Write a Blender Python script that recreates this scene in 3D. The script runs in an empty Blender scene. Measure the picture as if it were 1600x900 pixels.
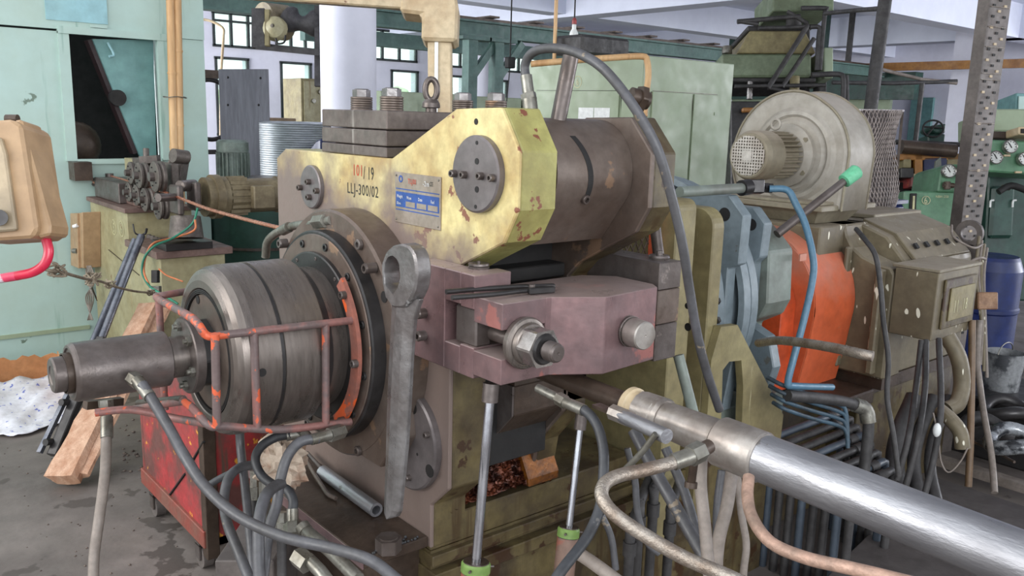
import bpy, bmesh, math, random
from mathutils import Vector, Matrix, Euler
random.seed(7)
V = Vector
SC = bpy.context.scene
COL = SC.collection
PI = math.pi

# ------------------------------------------------------------------ camera
FPX = 1350.0
AZ, PITCH, ROLL = math.radians(50), math.radians(11.2), math.radians(1.6)
CAM = V((0, 0, 1.6))
_fh = V((math.cos(AZ), math.sin(AZ), 0)); _r0 = V((math.sin(AZ), -math.cos(AZ), 0)); _z = V((0, 0, 1))
FWD = _fh * math.cos(PITCH) - _z * math.sin(PITCH)
_u0 = _fh * math.sin(PITCH) + _z * math.cos(PITCH)
UP = _u0 * math.cos(ROLL) - _r0 * math.sin(ROLL)
RT = _r0 * math.cos(ROLL) + _u0 * math.sin(ROLL)
cd = bpy.data.cameras.new('camera'); cam = bpy.data.objects.new('camera', cd); COL.objects.link(cam)
cam.matrix_world = Matrix(((RT.x, UP.x, -FWD.x, CAM.x), (RT.y, UP.y, -FWD.y, CAM.y), (RT.z, UP.z, -FWD.z, CAM.z), (0, 0, 0, 1)))
cd.sensor_width = 36; cd.lens = FPX / 1600 * 36; cd.clip_start = 0.05; cd.clip_end = 300
SC.camera = cam
# ------------------------------------------------------------------ light
SC.view_settings.view_transform = 'Standard'; SC.view_settings.look = 'None'
SC.view_settings.gamma = 1; SC.view_settings.use_curve_mapping = False
SC.view_settings.exposure = 0.75
w = bpy.data.worlds.new('world'); SC.world = w; w.use_nodes = True
bg = w.node_tree.nodes['Background']; bg.inputs[0].default_value = (0.91, 0.955, 1.0, 1); bg.inputs[1].default_value = 1.15
def area(name, loc, target, sx, sy, power, col=(1, 1, 1)):
    l = bpy.data.lights.new(name, 'AREA'); l.shape = 'RECTANGLE'; l.size = sx; l.size_y = sy; l.energy = power; l.color = col
    o = bpy.data.objects.new(name, l); COL.objects.link(o); o.location = loc
    o.rotation_euler = (V(target) - V(loc)).to_track_quat('-Z', 'Y').to_euler(); return o
area('doorway_daylight', (-4.5, 3.5, 3.0), (1.5, 2.0, 1.0), 5, 2.6, 150, (1, 0.97, 0.93))
area('enclosure_fill_light', (-.5, -5.0, 2.6), (1.0, 5.0, 1.4), 5, 2.2, 150, (0.95, 0.97, 1))  # added fill that brightens the teal enclosure front, not a known window
area('hall_fill_light', (17.5, -3.6, 1.9), (15, 10, 2.6), 10, 2.6, 620, (0.93, 0.95, 1))  # unseen lamp added to brighten the dark hall background
area('hall_left_fill_light', (-1.8, 12.2, 2.0), (10, 12, 2.7), 7, 3, 620, (0.95, 0.97, 1))  # another added lamp, lifts the dim columns and ceiling from the left

# ------------------------------------------------------------------ finding points
def ray(x, y): return FWD + RT * ((x - 800) / FPX) - UP * ((y - 450) / FPX)
def _pl(x, y, a, c):
    v = ray(x, y); t = (c - CAM[a]) / v[a]; return CAM + v * t
def aX(x, y, c): return _pl(x, y, 0, c)
def aY(x, y, c): return _pl(x, y, 1, c)
def aZ(x, y, c): return _pl(x, y, 2, c)
def aD(x, y, d): return CAM + ray(x, y) * d

# ------------------------------------------------------------------ materials
def lin(c):
    return tuple((v / 255 / 12.92 if v / 255 <= 0.04045 else ((v / 255 + 0.055) / 1.055) ** 2.4) for v in c[:3]) + (1,)
def mat(name, col, rough=0.6, metal=0.0, col2=None, sc=5.0, lo=0.42, hi=0.62, chip=None, chip_t=0.66, chip_sc=14.0,
        streak=None, streak_t=0.6, streak_sc=20.0, bump=0.15, bsc=60.0, stretch=(1, 1, 1), grime=None, spots=None, spots_t=0.72, emit=0, dust=None, soft=False):
    m = bpy.data.materials.new(name); m.use_nodes = True; nt = m.node_tree; N = nt.nodes; L = nt.links
    b = N['Principled BSDF']; b.inputs['Roughness'].default_value = rough; b.inputs['Metallic'].default_value = metal
    tc = N.new('ShaderNodeTexCoord')
    def noise(scale, detail=5, st=(1, 1, 1), off=0.0, rg=0.6):
        mp = N.new('ShaderNodeMapping'); mp.inputs['Scale'].default_value = st; mp.inputs['Location'].default_value = (off, off * 1.7, -off)
        L.new(tc.outputs['Object'], mp.inputs[0]); n = N.new('ShaderNodeTexNoise'); n.inputs['Scale'].default_value = scale
        n.inputs['Detail'].default_value = detail; n.inputs['Roughness'].default_value = rg; L.new(mp.outputs[0], n.inputs['Vector']); return n.outputs[0]
    def ramp(src, a, c):
        r = N.new('ShaderNodeMapRange'); r.inputs['From Min'].default_value = a; r.inputs['From Max'].default_value = c
        L.new(src, r.inputs[0]); return r.outputs[0]
    def mix(fac, a, c):
        x = N.new('ShaderNodeMix'); x.data_type = 'RGBA'; L.new(fac, x.inputs[0])
        for s, i in ((a, 6), (c, 7)):
            if hasattr(s, 'links') or hasattr(s, 'is_linked'): L.new(s, x.inputs[i])
            else: x.inputs[i].default_value = s
        return x.outputs[2]
    cur = lin(col)
    if col2 is None: col2 = tuple(v * 0.8 for v in col)
    cur = mix(ramp(noise(sc, 6, stretch), lo, hi), cur, lin(col2))
    cur = mix(ramp(noise(sc * 7, 4, stretch, 3.1), 0.3, 4.0 if soft else 1.3), cur, tuple(v * 0.45 for v in lin(col2)[:3]) + (1,))
    if streak: cur = mix(ramp(noise(streak_sc, 4, (1, 1, 0.07), 5.0), streak_t, streak_t + 0.08), cur, lin(streak))
    if chip: cur = mix(ramp(noise(chip_sc, 5, (1, 1, 1), 9.0, 0.55), chip_t, chip_t + 0.02), cur, lin(chip))
    if spots: cur = mix(ramp(noise(38, 1, (1, 1, 0.35), 12.0), spots_t, spots_t + 0.02), cur, lin(spots))
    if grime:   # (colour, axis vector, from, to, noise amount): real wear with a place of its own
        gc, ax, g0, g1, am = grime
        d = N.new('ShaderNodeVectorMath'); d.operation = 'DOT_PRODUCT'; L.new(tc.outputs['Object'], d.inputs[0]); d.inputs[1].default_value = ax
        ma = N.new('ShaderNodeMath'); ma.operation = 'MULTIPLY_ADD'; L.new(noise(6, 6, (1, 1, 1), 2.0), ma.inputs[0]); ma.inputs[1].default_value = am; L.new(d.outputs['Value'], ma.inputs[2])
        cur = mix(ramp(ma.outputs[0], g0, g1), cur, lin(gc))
    if dust:   # settled dust lies on the surfaces that face up
        ge = N.new('ShaderNodeNewGeometry'); sx = N.new('ShaderNodeSeparateXYZ'); L.new(ge.outputs['True Normal'], sx.inputs[0])
        mu = N.new('ShaderNodeMath'); mu.operation = 'MULTIPLY_ADD'; L.new(noise(9, 5, (1, 1, 1), 4.0), mu.inputs[0]); mu.inputs[1].default_value = .5; L.new(sx.outputs[2], mu.inputs[2])
        cur = mix(ramp(mu.outputs[0], .75, 1.45), cur, lin(dust))
    L.new(cur, b.inputs['Base Color'])
    rr = N.new('ShaderNodeMapRange'); L.new(noise(sc * 3, 4, stretch, 7.0), rr.inputs[0]); rr.inputs['From Min'].default_value = 0.3; rr.inputs['From Max'].default_value = 0.7
    rr.inputs['To Min'].default_value = max(0.04, rough - 0.12); rr.inputs['To Max'].default_value = min(1, rough + 0.12); L.new(rr.outputs[0], b.inputs['Roughness'])
    if bump:
        bp = N.new('ShaderNodeBump'); bp.inputs['Strength'].default_value = bump; bp.inputs['Distance'].default_value = 0.004
        L.new(noise(bsc, 4, stretch, 1.0), bp.inputs['Height']); L.new(bp.outputs[0], b.inputs['Normal'])
    if emit: b.inputs['Emission Color'].default_value = lin(col); b.inputs['Emission Strength'].default_value = emit
    return m
def plain(name, col, rough=0.5, metal=0.0): return mat(name, col, rough, metal, bump=0)

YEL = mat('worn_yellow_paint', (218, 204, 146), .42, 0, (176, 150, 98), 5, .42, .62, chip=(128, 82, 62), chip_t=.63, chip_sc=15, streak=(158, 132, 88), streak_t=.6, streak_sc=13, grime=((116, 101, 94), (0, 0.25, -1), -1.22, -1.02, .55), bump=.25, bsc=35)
YELS = mat('worn_yellow_side_paint', (164, 160, 98), .45, 0, (142, 134, 80), 5, chip=(116, 70, 52), chip_t=.62, chip_sc=24, bump=.3, bsc=35)
YELD = mat('oily_olive_paint', (102, 90, 60), .38, 0, (64, 53, 40), 5, .4, .6, chip=(60, 42, 28), chip_t=.62, chip_sc=12, streak=(70, 56, 36), streak_t=.55, bump=.3, bsc=30)
OLIV = mat('dusty_olive_paint', (140, 130, 92), .55, 0, (110, 98, 68), 4, .4, .65, streak=(196, 188, 150), streak_t=.7, streak_sc=45, bump=.2)
STEEL = mat('dark_worn_steel', (112, 104, 101), .36, .5, (92, 82, 77), 6, .4, .65, chip=(128, 118, 112), chip_t=.66, chip_sc=9, bump=.15, bsc=90)
STEELR = mat('rusty_brown_steel', (114, 102, 94), .42, .4, (98, 83, 74), 5, .4, .62, chip=(132, 106, 86), chip_t=.62, chip_sc=8, bump=.15)
PLATE = mat('ground_grey_cover_steel', (122, 115, 115), .4, .5, (104, 97, 96), 5, bump=.08)
TURN = mat('turned_steel', (132, 124, 118), .33, .7, (116, 107, 101), 4, .3, .7, stretch=(5, .8, .8), bump=.06, bsc=120)
BLUED = mat('blackened_steel', (66, 64, 64), .38, .5, (50, 48, 48), 5, bump=.1)
RED = mat('reddish_oiled_steel', (138, 108, 108), .36, .35, (112, 94, 95), 5, .38, .64, chip=(158, 104, 98), chip_t=.62, chip_sc=6, dust=(176, 158, 152), bump=.1)
STK = mat('stack_plate_steel', (122, 112, 106), .42, .5, (92, 80, 76), 7, .38, .64, streak=(150, 142, 136), streak_t=.64, streak_sc=26, bump=.15)
BRIGHT = mat('bright_steel', (186, 182, 178), .26, .85, (150, 144, 140), 8, bump=.08)
CHROME = mat('chromed_rod', (200, 202, 208), .14, .95, (180, 180, 186), 5, bump=0)
GALV = mat('galvanised_tube', (176, 176, 180), .38, .8, (146, 146, 151), 6, .38, .62, chip=(128, 124, 122), chip_t=.68, chip_sc=20, stretch=(1, .25, 1), bump=.25, bsc=140)
ALU = mat('cast_grey_collar', (178, 172, 166), .38, .7, (148, 138, 130), 6, bump=.12)
FORG = mat('forged_spanner_steel', (152, 150, 150), .34, .7, (118, 112, 110), 7, .38, .62, chip=(182, 182, 182), chip_t=.64, chip_sc=14, bump=.5, bsc=28)
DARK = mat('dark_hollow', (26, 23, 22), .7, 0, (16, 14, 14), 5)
BLK = mat('black_rubber', (58, 60, 64), .5, 0, (44, 44, 46), 9, chip=(92, 90, 88), chip_t=.68, chip_sc=20, bump=.2)
HOSE = mat('grey_rubber_hose', (84, 84, 88), .45, 0, (66, 65, 66), 9, .4, .64, chip=(120, 108, 92), chip_t=.66, chip_sc=16, bump=.15)
HOSEB = mat('dusty_hose', (138, 128, 120), .6, 0, (112, 102, 94), 9, bump=.2)
FIT = mat('zinc_fitting', (138, 136, 128), .35, .6, (104, 100, 90), 12, bump=.15)
BRAID = mat('steel_braid', (176, 168, 158), .34, .7, (138, 122, 108), 14, .4, .6, bump=.5, bsc=220)
REDP = mat('chipped_red_bar_paint', (146, 102, 96), .48, .2, (112, 96, 94), 9, .45, .55, chip=(206, 96, 64), chip_t=.6, chip_sc=18, bump=.3)
REDO = mat('orange_mount_paint', (168, 104, 88), .45, .1, (140, 96, 86), 10, chip=(224, 96, 46), chip_t=.53, chip_sc=10, bump=.2)
TEAL = mat('pale_teal_paint', (172, 198, 192), .5, 0, (166, 186, 174), 1.6, .36, .7, chip=(104, 122, 108), chip_t=.71, chip_sc=7, streak=(126, 158, 146), streak_t=.63, streak_sc=9, bump=.1, soft=True)
TEALB = mat('blue_teal_paint', (152, 196, 204), .5, 0, (146, 186, 190), 2, bump=.06)
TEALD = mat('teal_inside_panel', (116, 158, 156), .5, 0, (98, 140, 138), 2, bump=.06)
PRS = mat('dark_sage_press_paint', (120, 134, 108), .55, 0, (98, 108, 84), 3, bump=.1)
BLUPD = mat('dusty_dark_blue_pipe', (62, 86, 102), .55, .1, (50, 60, 68), 12, bump=.1)
CAB = mat('sage_green_paint', (150, 164, 138), .5, 0, (136, 148, 122), 2, .4, .65, streak=(122, 128, 100), streak_t=.66, streak_sc=8, bump=.08, soft=True)
FEED = mat('feeder_olive_cream_paint', (168, 162, 128), .5, 0, (146, 136, 100), 4, .4, .65, chip=(118, 92, 66), chip_t=.68, chip_sc=10, streak=(132, 112, 74), streak_t=.65, bump=.12)
FEEDT = mat('pink_dusty_steel_top', (130, 106, 98), .5, .2, (106, 84, 78), 8, bump=.15)
CASTG = mat('dusty_iron_rollers', (108, 100, 94), .5, .35, (84, 76, 72), 14, bump=.3)
MOT = mat('dusty_olive_motor_paint', (130, 118, 92), .5, .1, (104, 92, 70), 10, bump=.2)
MOTG = mat('grey_green_motor_paint', (118, 132, 124), .5, .1, (96, 106, 100), 10, bump=.15)
BLOW = mat('dust_covered_grey_blower', (160, 155, 146), .55, .1, (142, 134, 120), 3, .4, .68, bump=.1, dust=(182, 172, 160))
BLOWS = mat('dusty_khaki_metal', (138, 131, 112), .55, .1, (118, 108, 90), 4, bump=.12, dust=(164, 152, 136))
DCM = mat('dusty_brown_olive_motor', (118, 108, 86), .55, .1, (96, 86, 68), 4, .4, .65, spots=(214, 210, 192), spots_t=.70, bump=.12, dust=(150, 140, 124))
GEAR = mat('pale_blue_grey_paint', (122, 134, 140), .45, .05, (104, 116, 122), 4, .4, .66, chip=(96, 96, 92), chip_t=.7, bump=.1)
GEARD = mat('grey_green_dusty_paint', (122, 132, 124), .5, .05, (104, 106, 98), 4, bump=.1)
ORG = mat('orange_guard_paint', (210, 98, 58), .5, 0, (186, 86, 50), 3, .4, .7, chip=(170, 96, 70), chip_t=.7, bump=.06, grime=((176, 130, 112), (0, 0, 1), .62, .95, .5))
BLUP = mat('blue_pipe_paint', (86, 118, 138), .45, .1, (78, 116, 140), 12, chip=(120, 116, 110), chip_t=.64, chip_sc=18, bump=.1)
FLOOR = mat('oily_concrete', (120, 112, 107), .6, 0, (94, 87, 83), 1.4, .36, .66, chip=(78, 71, 67), chip_t=.6, chip_sc=5, bump=.5, bsc=24)
WHITE = mat('lilac_white_plaster', (226, 226, 238), .7, 0, (218, 218, 231), 1.0, bump=.04, soft=True)
CEIL = mat('pale_ceiling_paint', (226, 230, 244), .8, 0, (218, 222, 237), .6, bump=.03, soft=True)
BEAM = mat('green_crane_beam_paint', (86, 116, 108), .55, .05, (74, 100, 94), 3, bump=.08)
BAMB = mat('bamboo_tan', (214, 176, 128), .5, 0, (190, 146, 98), 7, stretch=(1, 1, .15), bump=.15)
WOODG = mat('grey_painted_board', (130, 130, 138), .55, 0, (108, 108, 116), 8, stretch=(1, 1, .12), bump=.15)
CARD = mat('kraft_cardboard', (196, 142, 96), .75, 0, (176, 122, 78), 5, bump=.1)
PAPER = mat('printed_white_paper', (222, 222, 230), .7, 0, (204, 202, 206), 5, .45, .62, spots=(104, 112, 176), spots_t=.655, bump=.4, bsc=14)
PAPERW = mat('white_paper', (232, 234, 232), .7, 0, (222, 224, 222), 5, bump=0)
WOOD = mat('split_pale_timber', (206, 170, 144), .7, 0, (172, 128, 100), 9, .35, .65, stretch=(3, 3, .35), bump=.6, bsc=30)
CARTR = mat('chipped_red_cart_paint', (168, 56, 58), .5, 0, (104, 66, 62), 6, .42, .58, chip=(206, 146, 52), chip_t=.645, chip_sc=16, streak=(96, 74, 64), streak_t=.62, bump=.25)
BRN = mat('greasy_brown_steel', (84, 70, 60), .42, .3, (60, 48, 40), 6, bump=.25)
TAN = mat('beige_plastic_housing', (172, 142, 108), .45, 0, (158, 128, 96), 4, bump=.05)
CRM = mat('cream_duct_paint', (200, 182, 150), .5, 0, (176, 152, 118), 5, .42, .64, chip=(120, 88, 66), chip_t=.66, chip_sc=9, bump=.12)
PINK = mat('glossy_crimson_tube', (206, 40, 72), .25, 0, (190, 34, 62), 4, bump=0)
COPP = mat('bright_copper_rod', (232, 160, 132), .28, .75, (214, 136, 108), 12, bump=.08)
COPC = mat('oily_copper_chips', (150, 84, 58), .32, .5, (62, 34, 26), 22, .32, .6, bump=0)
RUSTO = mat('orange_grease', (160, 96, 30), .35, .1, (72, 42, 22), 14, .4, .6, bump=.5, bsc=40)
GRN = mat('machine_green_paint', (92, 136, 104), .42, 0, (78, 116, 88), 4, bump=.08)
GRND = mat('deep_green_paint', (42, 76, 66), .42, 0, (30, 54, 48), 4, bump=.08)
GRNL = mat('lime_green_paint', (128, 160, 84), .5, 0, (104, 132, 66), 8, bump=.2)
BLUEB = mat('blue_plastic', (26, 44, 100), .4, 0, (18, 32, 80), 4, bump=.05)
GAL = mat('punched_grey_steel', (112, 104, 100), .55, .2, (90, 83, 80), 7, .4, .64, streak=(196, 188, 178), streak_t=.74, bump=.15)
MESHM = mat('dusty_wire_mesh', (156, 144, 138), .6, .2, (112, 102, 98), 8, bump=0)
FILT = mat('matted_dust_filter', (84, 76, 75), .9, 0, (66, 60, 58), 5, bump=.3)
DPIPE = mat('sooty_iron_pipe', (70, 68, 68), .6, .2, (50, 48, 48), 10, bump=.3)
WIN = mat('dark_window_frame', (52, 60, 60), .5, .1)
PANE = mat('lit_milky_glass', (206, 244, 226), .3, 0, (214, 240, 190), .5, emit=0)
BRNY = mat('ochre_crane_rail', (176, 122, 56), .5, 0, (140, 92, 44), 3, bump=.1)
COIL = mat('aluminium_wire', (196, 202, 206), .45, .6, (166, 172, 176), 10, stretch=(1, 1, 9), bump=.3, bsc=60)
BLUESH = plain('nameplate_blue', (46, 84, 160), .35)
NPL = mat('brushed_nameplate', (164, 152, 140), .4, .5, (150, 136, 122), 10, bump=.03)
TBLK = plain('black_stencil_paint', (40, 36, 30), .5)
TRED = plain('red_stencil_paint', (206, 76, 44), .5)
TWHT = plain('white_lettering', (236, 236, 236), .5)
TCRM = plain('cream_lettering', (212, 206, 160), .5)
DIAL = plain('gauge_dial_white', (222, 224, 220), .4)
MINT = mat('mint_plastic_grip', (110, 192, 150), .45, 0, (92, 172, 130), 9, bump=.05)
RAG = mat('dirty_white_cloth', (206, 190, 172), .85, 0, (168, 128, 104), 9, .45, .62, bump=.4)
ROPE = mat('grey_twine', (142, 130, 112), .85, 0, (104, 92, 76), 30, bump=.4)
BLUET = mat('slate_blue_tool_steel', (118, 120, 128), .32, .6, (84, 88, 98), 8, bump=.1)
GREEN = mat('green_wire', (40, 132, 104), .5, 0)
ORNW = mat('orange_wire', (206, 122, 76), .5, 0)
STONE = mat('gritty_debris', (120, 108, 98), .9, 0, (76, 66, 60), 20, bump=.4)
LEAF = mat('outdoor_leaves', (206, 224, 160), .7, 0, (170, 200, 124), 5, bump=0)
# clear glass with a faint green tint for the panes
GLS = bpy.data.materials.new('pale_green_glass'); GLS.use_nodes = True
_n = GLS.node_tree.nodes; _l = GLS.node_tree.links; _b = _n['Principled BSDF']
_t = _n.new('ShaderNodeBsdfTranslucent'); _t.inputs[0].default_value = (.86, .99, .93, 1)
_tr = _n.new('ShaderNodeBsdfTransparent'); _tr.inputs[0].default_value = (.92, .99, .96, 1)
_mx = _n.new('ShaderNodeMixShader'); _mx.inputs[0].default_value = .75; _l.new(_t.outputs[0], _mx.inputs[1]); _l.new(_tr.outputs[0], _mx.inputs[2])
_l.new(_mx.outputs[0], _n['Material Output'].inputs[0])

# ------------------------------------------------------------------ mesh gatherer
def frame(d):
    d = V(d).normalized(); a = V((0, 0, 1)) if abs(d.z) < .9 else V((1, 0, 0))
    u = d.cross(a).normalized(); v = d.cross(u).normalized(); return d, u, v
class G:
    def __init__(s): s.v = []; s.f = []; s.sm = []
    def add(s, vs, fs, sm=False):
        k = len(s.v); s.v += [V(p) for p in vs]
        for f in fs: s.f.append([i + k for i in f]); s.sm.append(sm)
        return s
    def box(s, x0, x1, y0, y1, z0, z1):
        return s.add([(x, y, z) for x in (x0, x1) for y in (y0, y1) for z in (z0, z1)],
                     [(0, 1, 3, 2), (4, 6, 7, 5), (0, 4, 5, 1), (2, 3, 7, 6), (0, 2, 6, 4), (1, 5, 7, 3)])
    def obox(s, c, a, b, n):   # centre and three half vectors
        c, a, b, n = V(c), V(a), V(b), V(n)
        return s.add([c + a * i + b * j + n * k for i in (-1, 1) for j in (-1, 1) for k in (-1, 1)],
                     [(0, 1, 3, 2), (4, 6, 7, 5), (0, 4, 5, 1), (2, 3, 7, 6), (0, 2, 6, 4), (1, 5, 7, 3)])
    def bar(s, p, q, w, h, up=(0, 0, 1)):
        p, q = V(p), V(q); d = (q - p); u = d.cross(V(up)).normalized(); n = u.cross(d).normalized()
        return s.obox((p + q) / 2, d / 2, u * w / 2, n * h / 2)
    def prism(s, ax, poly, a, b):   # ax: axis extruded along; poly: remaining two coords in order
        def P(t, q): return {'x': (t, q[0], q[1]), 'y': (q[0], t, q[1]), 'z': (q[0], q[1], t)}[ax]
        n = len(poly)
        return s.add([P(a, q) for q in poly] + [P(b, q) for q in poly],
                     [tuple(range(n)), tuple(range(2 * n - 1, n - 1, -1))] + [(i, i + n, (i + 1) % n + n, (i + 1) % n) for i in range(n)])
    def lathe(s, o, d, prof, n=32, sm=True, close=True):
        d, u, v = frame(d); o = V(o)
        for (t0, r0), (t1, r1) in zip(prof[:-1], prof[1:]):
            vs = []; 
            for t, r in ((t0, r0), (t1, r1)):
                vs += [o + d * t + (u * math.cos(2 * PI * i / n) + v * math.sin(2 * PI * i / n)) * max(r, 1e-5) for i in range(n)]
            s.add(vs, [(i, (i + 1) % n, (i + 1) % n + n, i + n) for i in range(n)], sm)
        return s
    def cyl(s, p, q, r, r1=None, n=20, sm=True):
        p, q = V(p), V(q); d = q - p; L_ = d.length; r1 = r if r1 is None else r1
        s.lathe(p, d, [(0, r), (L_, r1)], n, sm)
        for c, rr, fl in ((p, r, 0), (q, r1, 1)):
            dd, u, v = frame(d)
            ring = [c + (u * math.cos(2 * PI * i / n) + v * math.sin(2 * PI * i / n)) * rr for i in range(n)]
            s.add(ring, [tuple(range(n)) if fl else tuple(range(n - 1, -1, -1))])
        return s
    def hexa(s, p, q, r): return s.cyl(p, q, r, None, 6, False)
    def tube(s, pts, r, n=10, sub=6, closed=False):
        pts = [V(p) for p in pts]
        if sub > 1 and len(pts) > 2:
            P = ([pts[-1]] + pts + [pts[0], pts[1]]) if closed else ([pts[0] * 2 - pts[1]] + pts + [pts[-1] * 2 - pts[-2]])
            out = []
            for i in range(1, len(P) - 2):
                a, b, c, e = P[i - 1], P[i], P[i + 1], P[i + 2]
                for k in range(sub):
                    t = k / sub
                    out.append(.5 * ((2 * b) + (c - a) * t + (2 * a - 5 * b + 4 * c - e) * t * t + (3 * b - a - 3 * c + e) * t ** 3))
            if not closed: out.append(pts[-1])
            pts = out
        m = len(pts); vs = []; u = None
        for i, p in enumerate(pts):
            if closed: d = pts[(i + 1) % m] - pts[i - 1]
            else: d = pts[min(i + 1, m - 1)] - pts[max(i - 1, 0)]
            d.normalize()
            if u is None: _, u, _v = frame(d)
            u = (u - d * u.dot(d)).normalized(); v = d.cross(u)
            rr = r(i / (m - 1)) if callable(r) else r
            vs += [p + (u * math.cos(2 * PI * k / n) + v * math.sin(2 * PI * k / n)) * rr for k in range(n)]
        fs = [(i * n + k, i * n + (k + 1) % n, ((i + 1) % m) * n + (k + 1) % n, ((i + 1) % m) * n + k) for i in range(m if closed else m - 1) for k in range(n)]
        s.add(vs, fs, True)
        if not closed:
            s.add(vs[:n], [tuple(range(n - 1, -1, -1))]); s.add(vs[-n:], [tuple(range(n))])
        return s
    def ball(s, c, r, n=12, m=8, sq=(1, 1, 1)):
        c = V(c); vs = []
        for i in range(m + 1):
            a = PI * i / m
            for k in range(n): vs.append(c + V((math.sin(a) * math.cos(2 * PI * k / n) * sq[0], math.sin(a) * math.sin(2 * PI * k / n) * sq[1], math.cos(a) * sq[2])) * r)
        return s.add(vs, [(i * n + k, i * n + (k + 1) % n, (i + 1) * n + (k + 1) % n, (i + 1) * n + k) for i in range(m) for k in range(n)], True)
    def screw(s, p, d, r, h):   # socket-head screw with its hexagon recess
        s.lathe(p, d, [(0, r), (h * .85, r), (h, r * .88), (h, r * .52)], 16)
        s.lathe(p, d, [(h, r * .52), (h * .4, r * .5), (h * .4, 0)], 6, False); return s
    def ring(s, o, d, r0, r1, t, n=40):
        return s.lathe(o, d, [(0, r0), (0, r1), (t, r1), (t, r0), (0, r0)], n)

def wloc(o):
    l = V((0, 0, 0))
    while o is not None: l = l + o.location; o = o.parent
    return l
def make(name, g, m, parent=None, label=None, bevel=0, kind=None, at=None, cat=None, group=None, seg=1):
    me = bpy.data.meshes.new(name)
    base = wloc(parent) if parent is not None else V((0, 0, 0))
    loc = V((0, 0, 0))
    if parent is None:
        if at is None:
            n = len(g.v); lo = V([min(p[i] for p in g.v) for i in range(3)]); hi = V([max(p[i] for p in g.v) for i in range(3)])
            loc = V(((lo.x + hi.x) / 2, (lo.y + hi.y) / 2, lo.z))
        else: loc = V(at)
    me.from_pydata([p - base - loc for p in g.v], [], g.f); me.polygons.foreach_set('use_smooth', g.sm); me.materials.append(m); me.update()
    o = bpy.data.objects.new(name, me); COL.objects.link(o); o.location = loc
    if parent is not None: o.parent = parent
    if bevel:
        b = o.modifiers.new('bevel', 'BEVEL'); b.width = bevel; b.segments = seg; b.limit_method = 'ANGLE'; b.angle_limit = math.radians(35)
    if label: o['label'] = label
    if kind: o['kind'] = kind
    if cat: o['category'] = cat
    if group: o['group'] = group
    return o
def thing(name, label, cat, at, group=None, kind=None):
    o = bpy.data.objects.new(name, None); COL.objects.link(o); o.location = at; o.empty_display_size = .1
    o['label'] = label; o['category'] = cat
    if group: o['group'] = group
    if kind: o['kind'] = kind
    return o
def struct(name, g, m, parent=None, bevel=0, label=None):
    return make(name, g, m, parent, label, bevel, 'structure')
def copy_tree(o, parent=None):
    c = o.copy(); COL.objects.link(c)
    if parent is not None: c.parent = parent
    for ch in list(o.children): copy_tree(ch, c)
    return c
_tx = {}
def sharpen(o, ang=.6):
    bm = bmesh.new(); bm.from_mesh(o.data); bmesh.ops.remove_doubles(bm, verts=bm.verts, dist=1e-6)
    for f in bm.faces: f.smooth = True
    for e in bm.edges:
        if len(e.link_faces) == 2 and e.calc_face_angle() > ang: e.smooth = False
    bm.to_mesh(o.data); bm.free(); return o
def text(name, s, m, parent, org, right, up, h, squeeze=1.0, th=.0008, stencil=False, bold=.0):
    right = V(right).normalized(); up = V(up).normalized(); nrm = right.cross(up)
    key = (s, bold)
    if key not in _tx:
        c = bpy.data.curves.new('t', 'FONT'); c.body = s; c.size = 1; c.space_character = 1.14; c.extrude = 0; c.offset = bold; c.resolution_u = 3
        o = bpy.data.objects.new('t', c); COL.objects.link(o); dg = bpy.context.evaluated_depsgraph_get(); dg.update()
        me = o.evaluated_get(dg).to_mesh(); _tx[key] = ([v.co.copy() for v in me.vertices], [tuple(p.vertices) for p in me.polygons])
        bpy.data.objects.remove(o); bpy.data.curves.remove(c)
    vs, fs = _tx[key]; k = h / .7
    g = G(); g.add([V(org) + right * v.x * k * squeeze + up * v.y * k + nrm * th for v in vs], fs)
    return make(name, g, m, parent)

# ================================================================== THE SETTING
struct('floor', G().box(-9, 26, -9, 18, -.12, 0), FLOOR)
struct('ceiling', G().box(.6, 26, -4, 18, 3.9, 4.1), CEIL)
def cut_wall(name, a0, a1, z0, z1, opens, put, m):
    xs = sorted({a0, a1} | {o[0] for o in opens} | {o[1] for o in opens}); zs = sorted({z0, z1} | {o[2] for o in opens} | {o[3] for o in opens})
    g = G()
    for i in range(len(xs) - 1):
        run = None
        for j in range(len(zs) - 1):
            cx = (xs[i] + xs[i + 1]) / 2; cz = (zs[j] + zs[j + 1]) / 2
            solid = not any(o[0] < cx < o[1] and o[2] < cz < o[3] for o in opens)
            if solid: run = (run[0] if run else zs[j], zs[j + 1])
            if (not solid or j == len(zs) - 2) and run: put(g, xs[i], xs[i + 1], *run); run = None
    return struct(name, g, m)
WN = [(6.58, 7.62, 2.80, 3.42, 3, 2), (7.86, 8.82, 2.80, 3.42, 3, 2), (9.9, 11.22, 2.76, 3.38, 3, 2), (12.1, 13.2, 2.72, 3.34, 3, 2), (13.9, 15.0, 2.7, 3.3, 3, 2),
      (6.6, 7.24, 1.1, 2.57, 1, 4), (7.95, 8.6, 1.3, 2.56, 1, 3), (10.58, 11.26, 2.06, 2.54, 1, 2), (12.2, 12.62, 2.02, 2.5, 1, 2), (13.55, 13.9, 2.0, 2.46, 1, 2), (14.5, 14.9, 1.96, 2.42, 1, 2)]
cut_wall('wall_far', 3.0, 26, 0, 3.9, [w_[:4] for w_ in WN], lambda g, a, b, c, d: g.box(a, b, 17, 17.25, c, d), WHITE)
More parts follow.
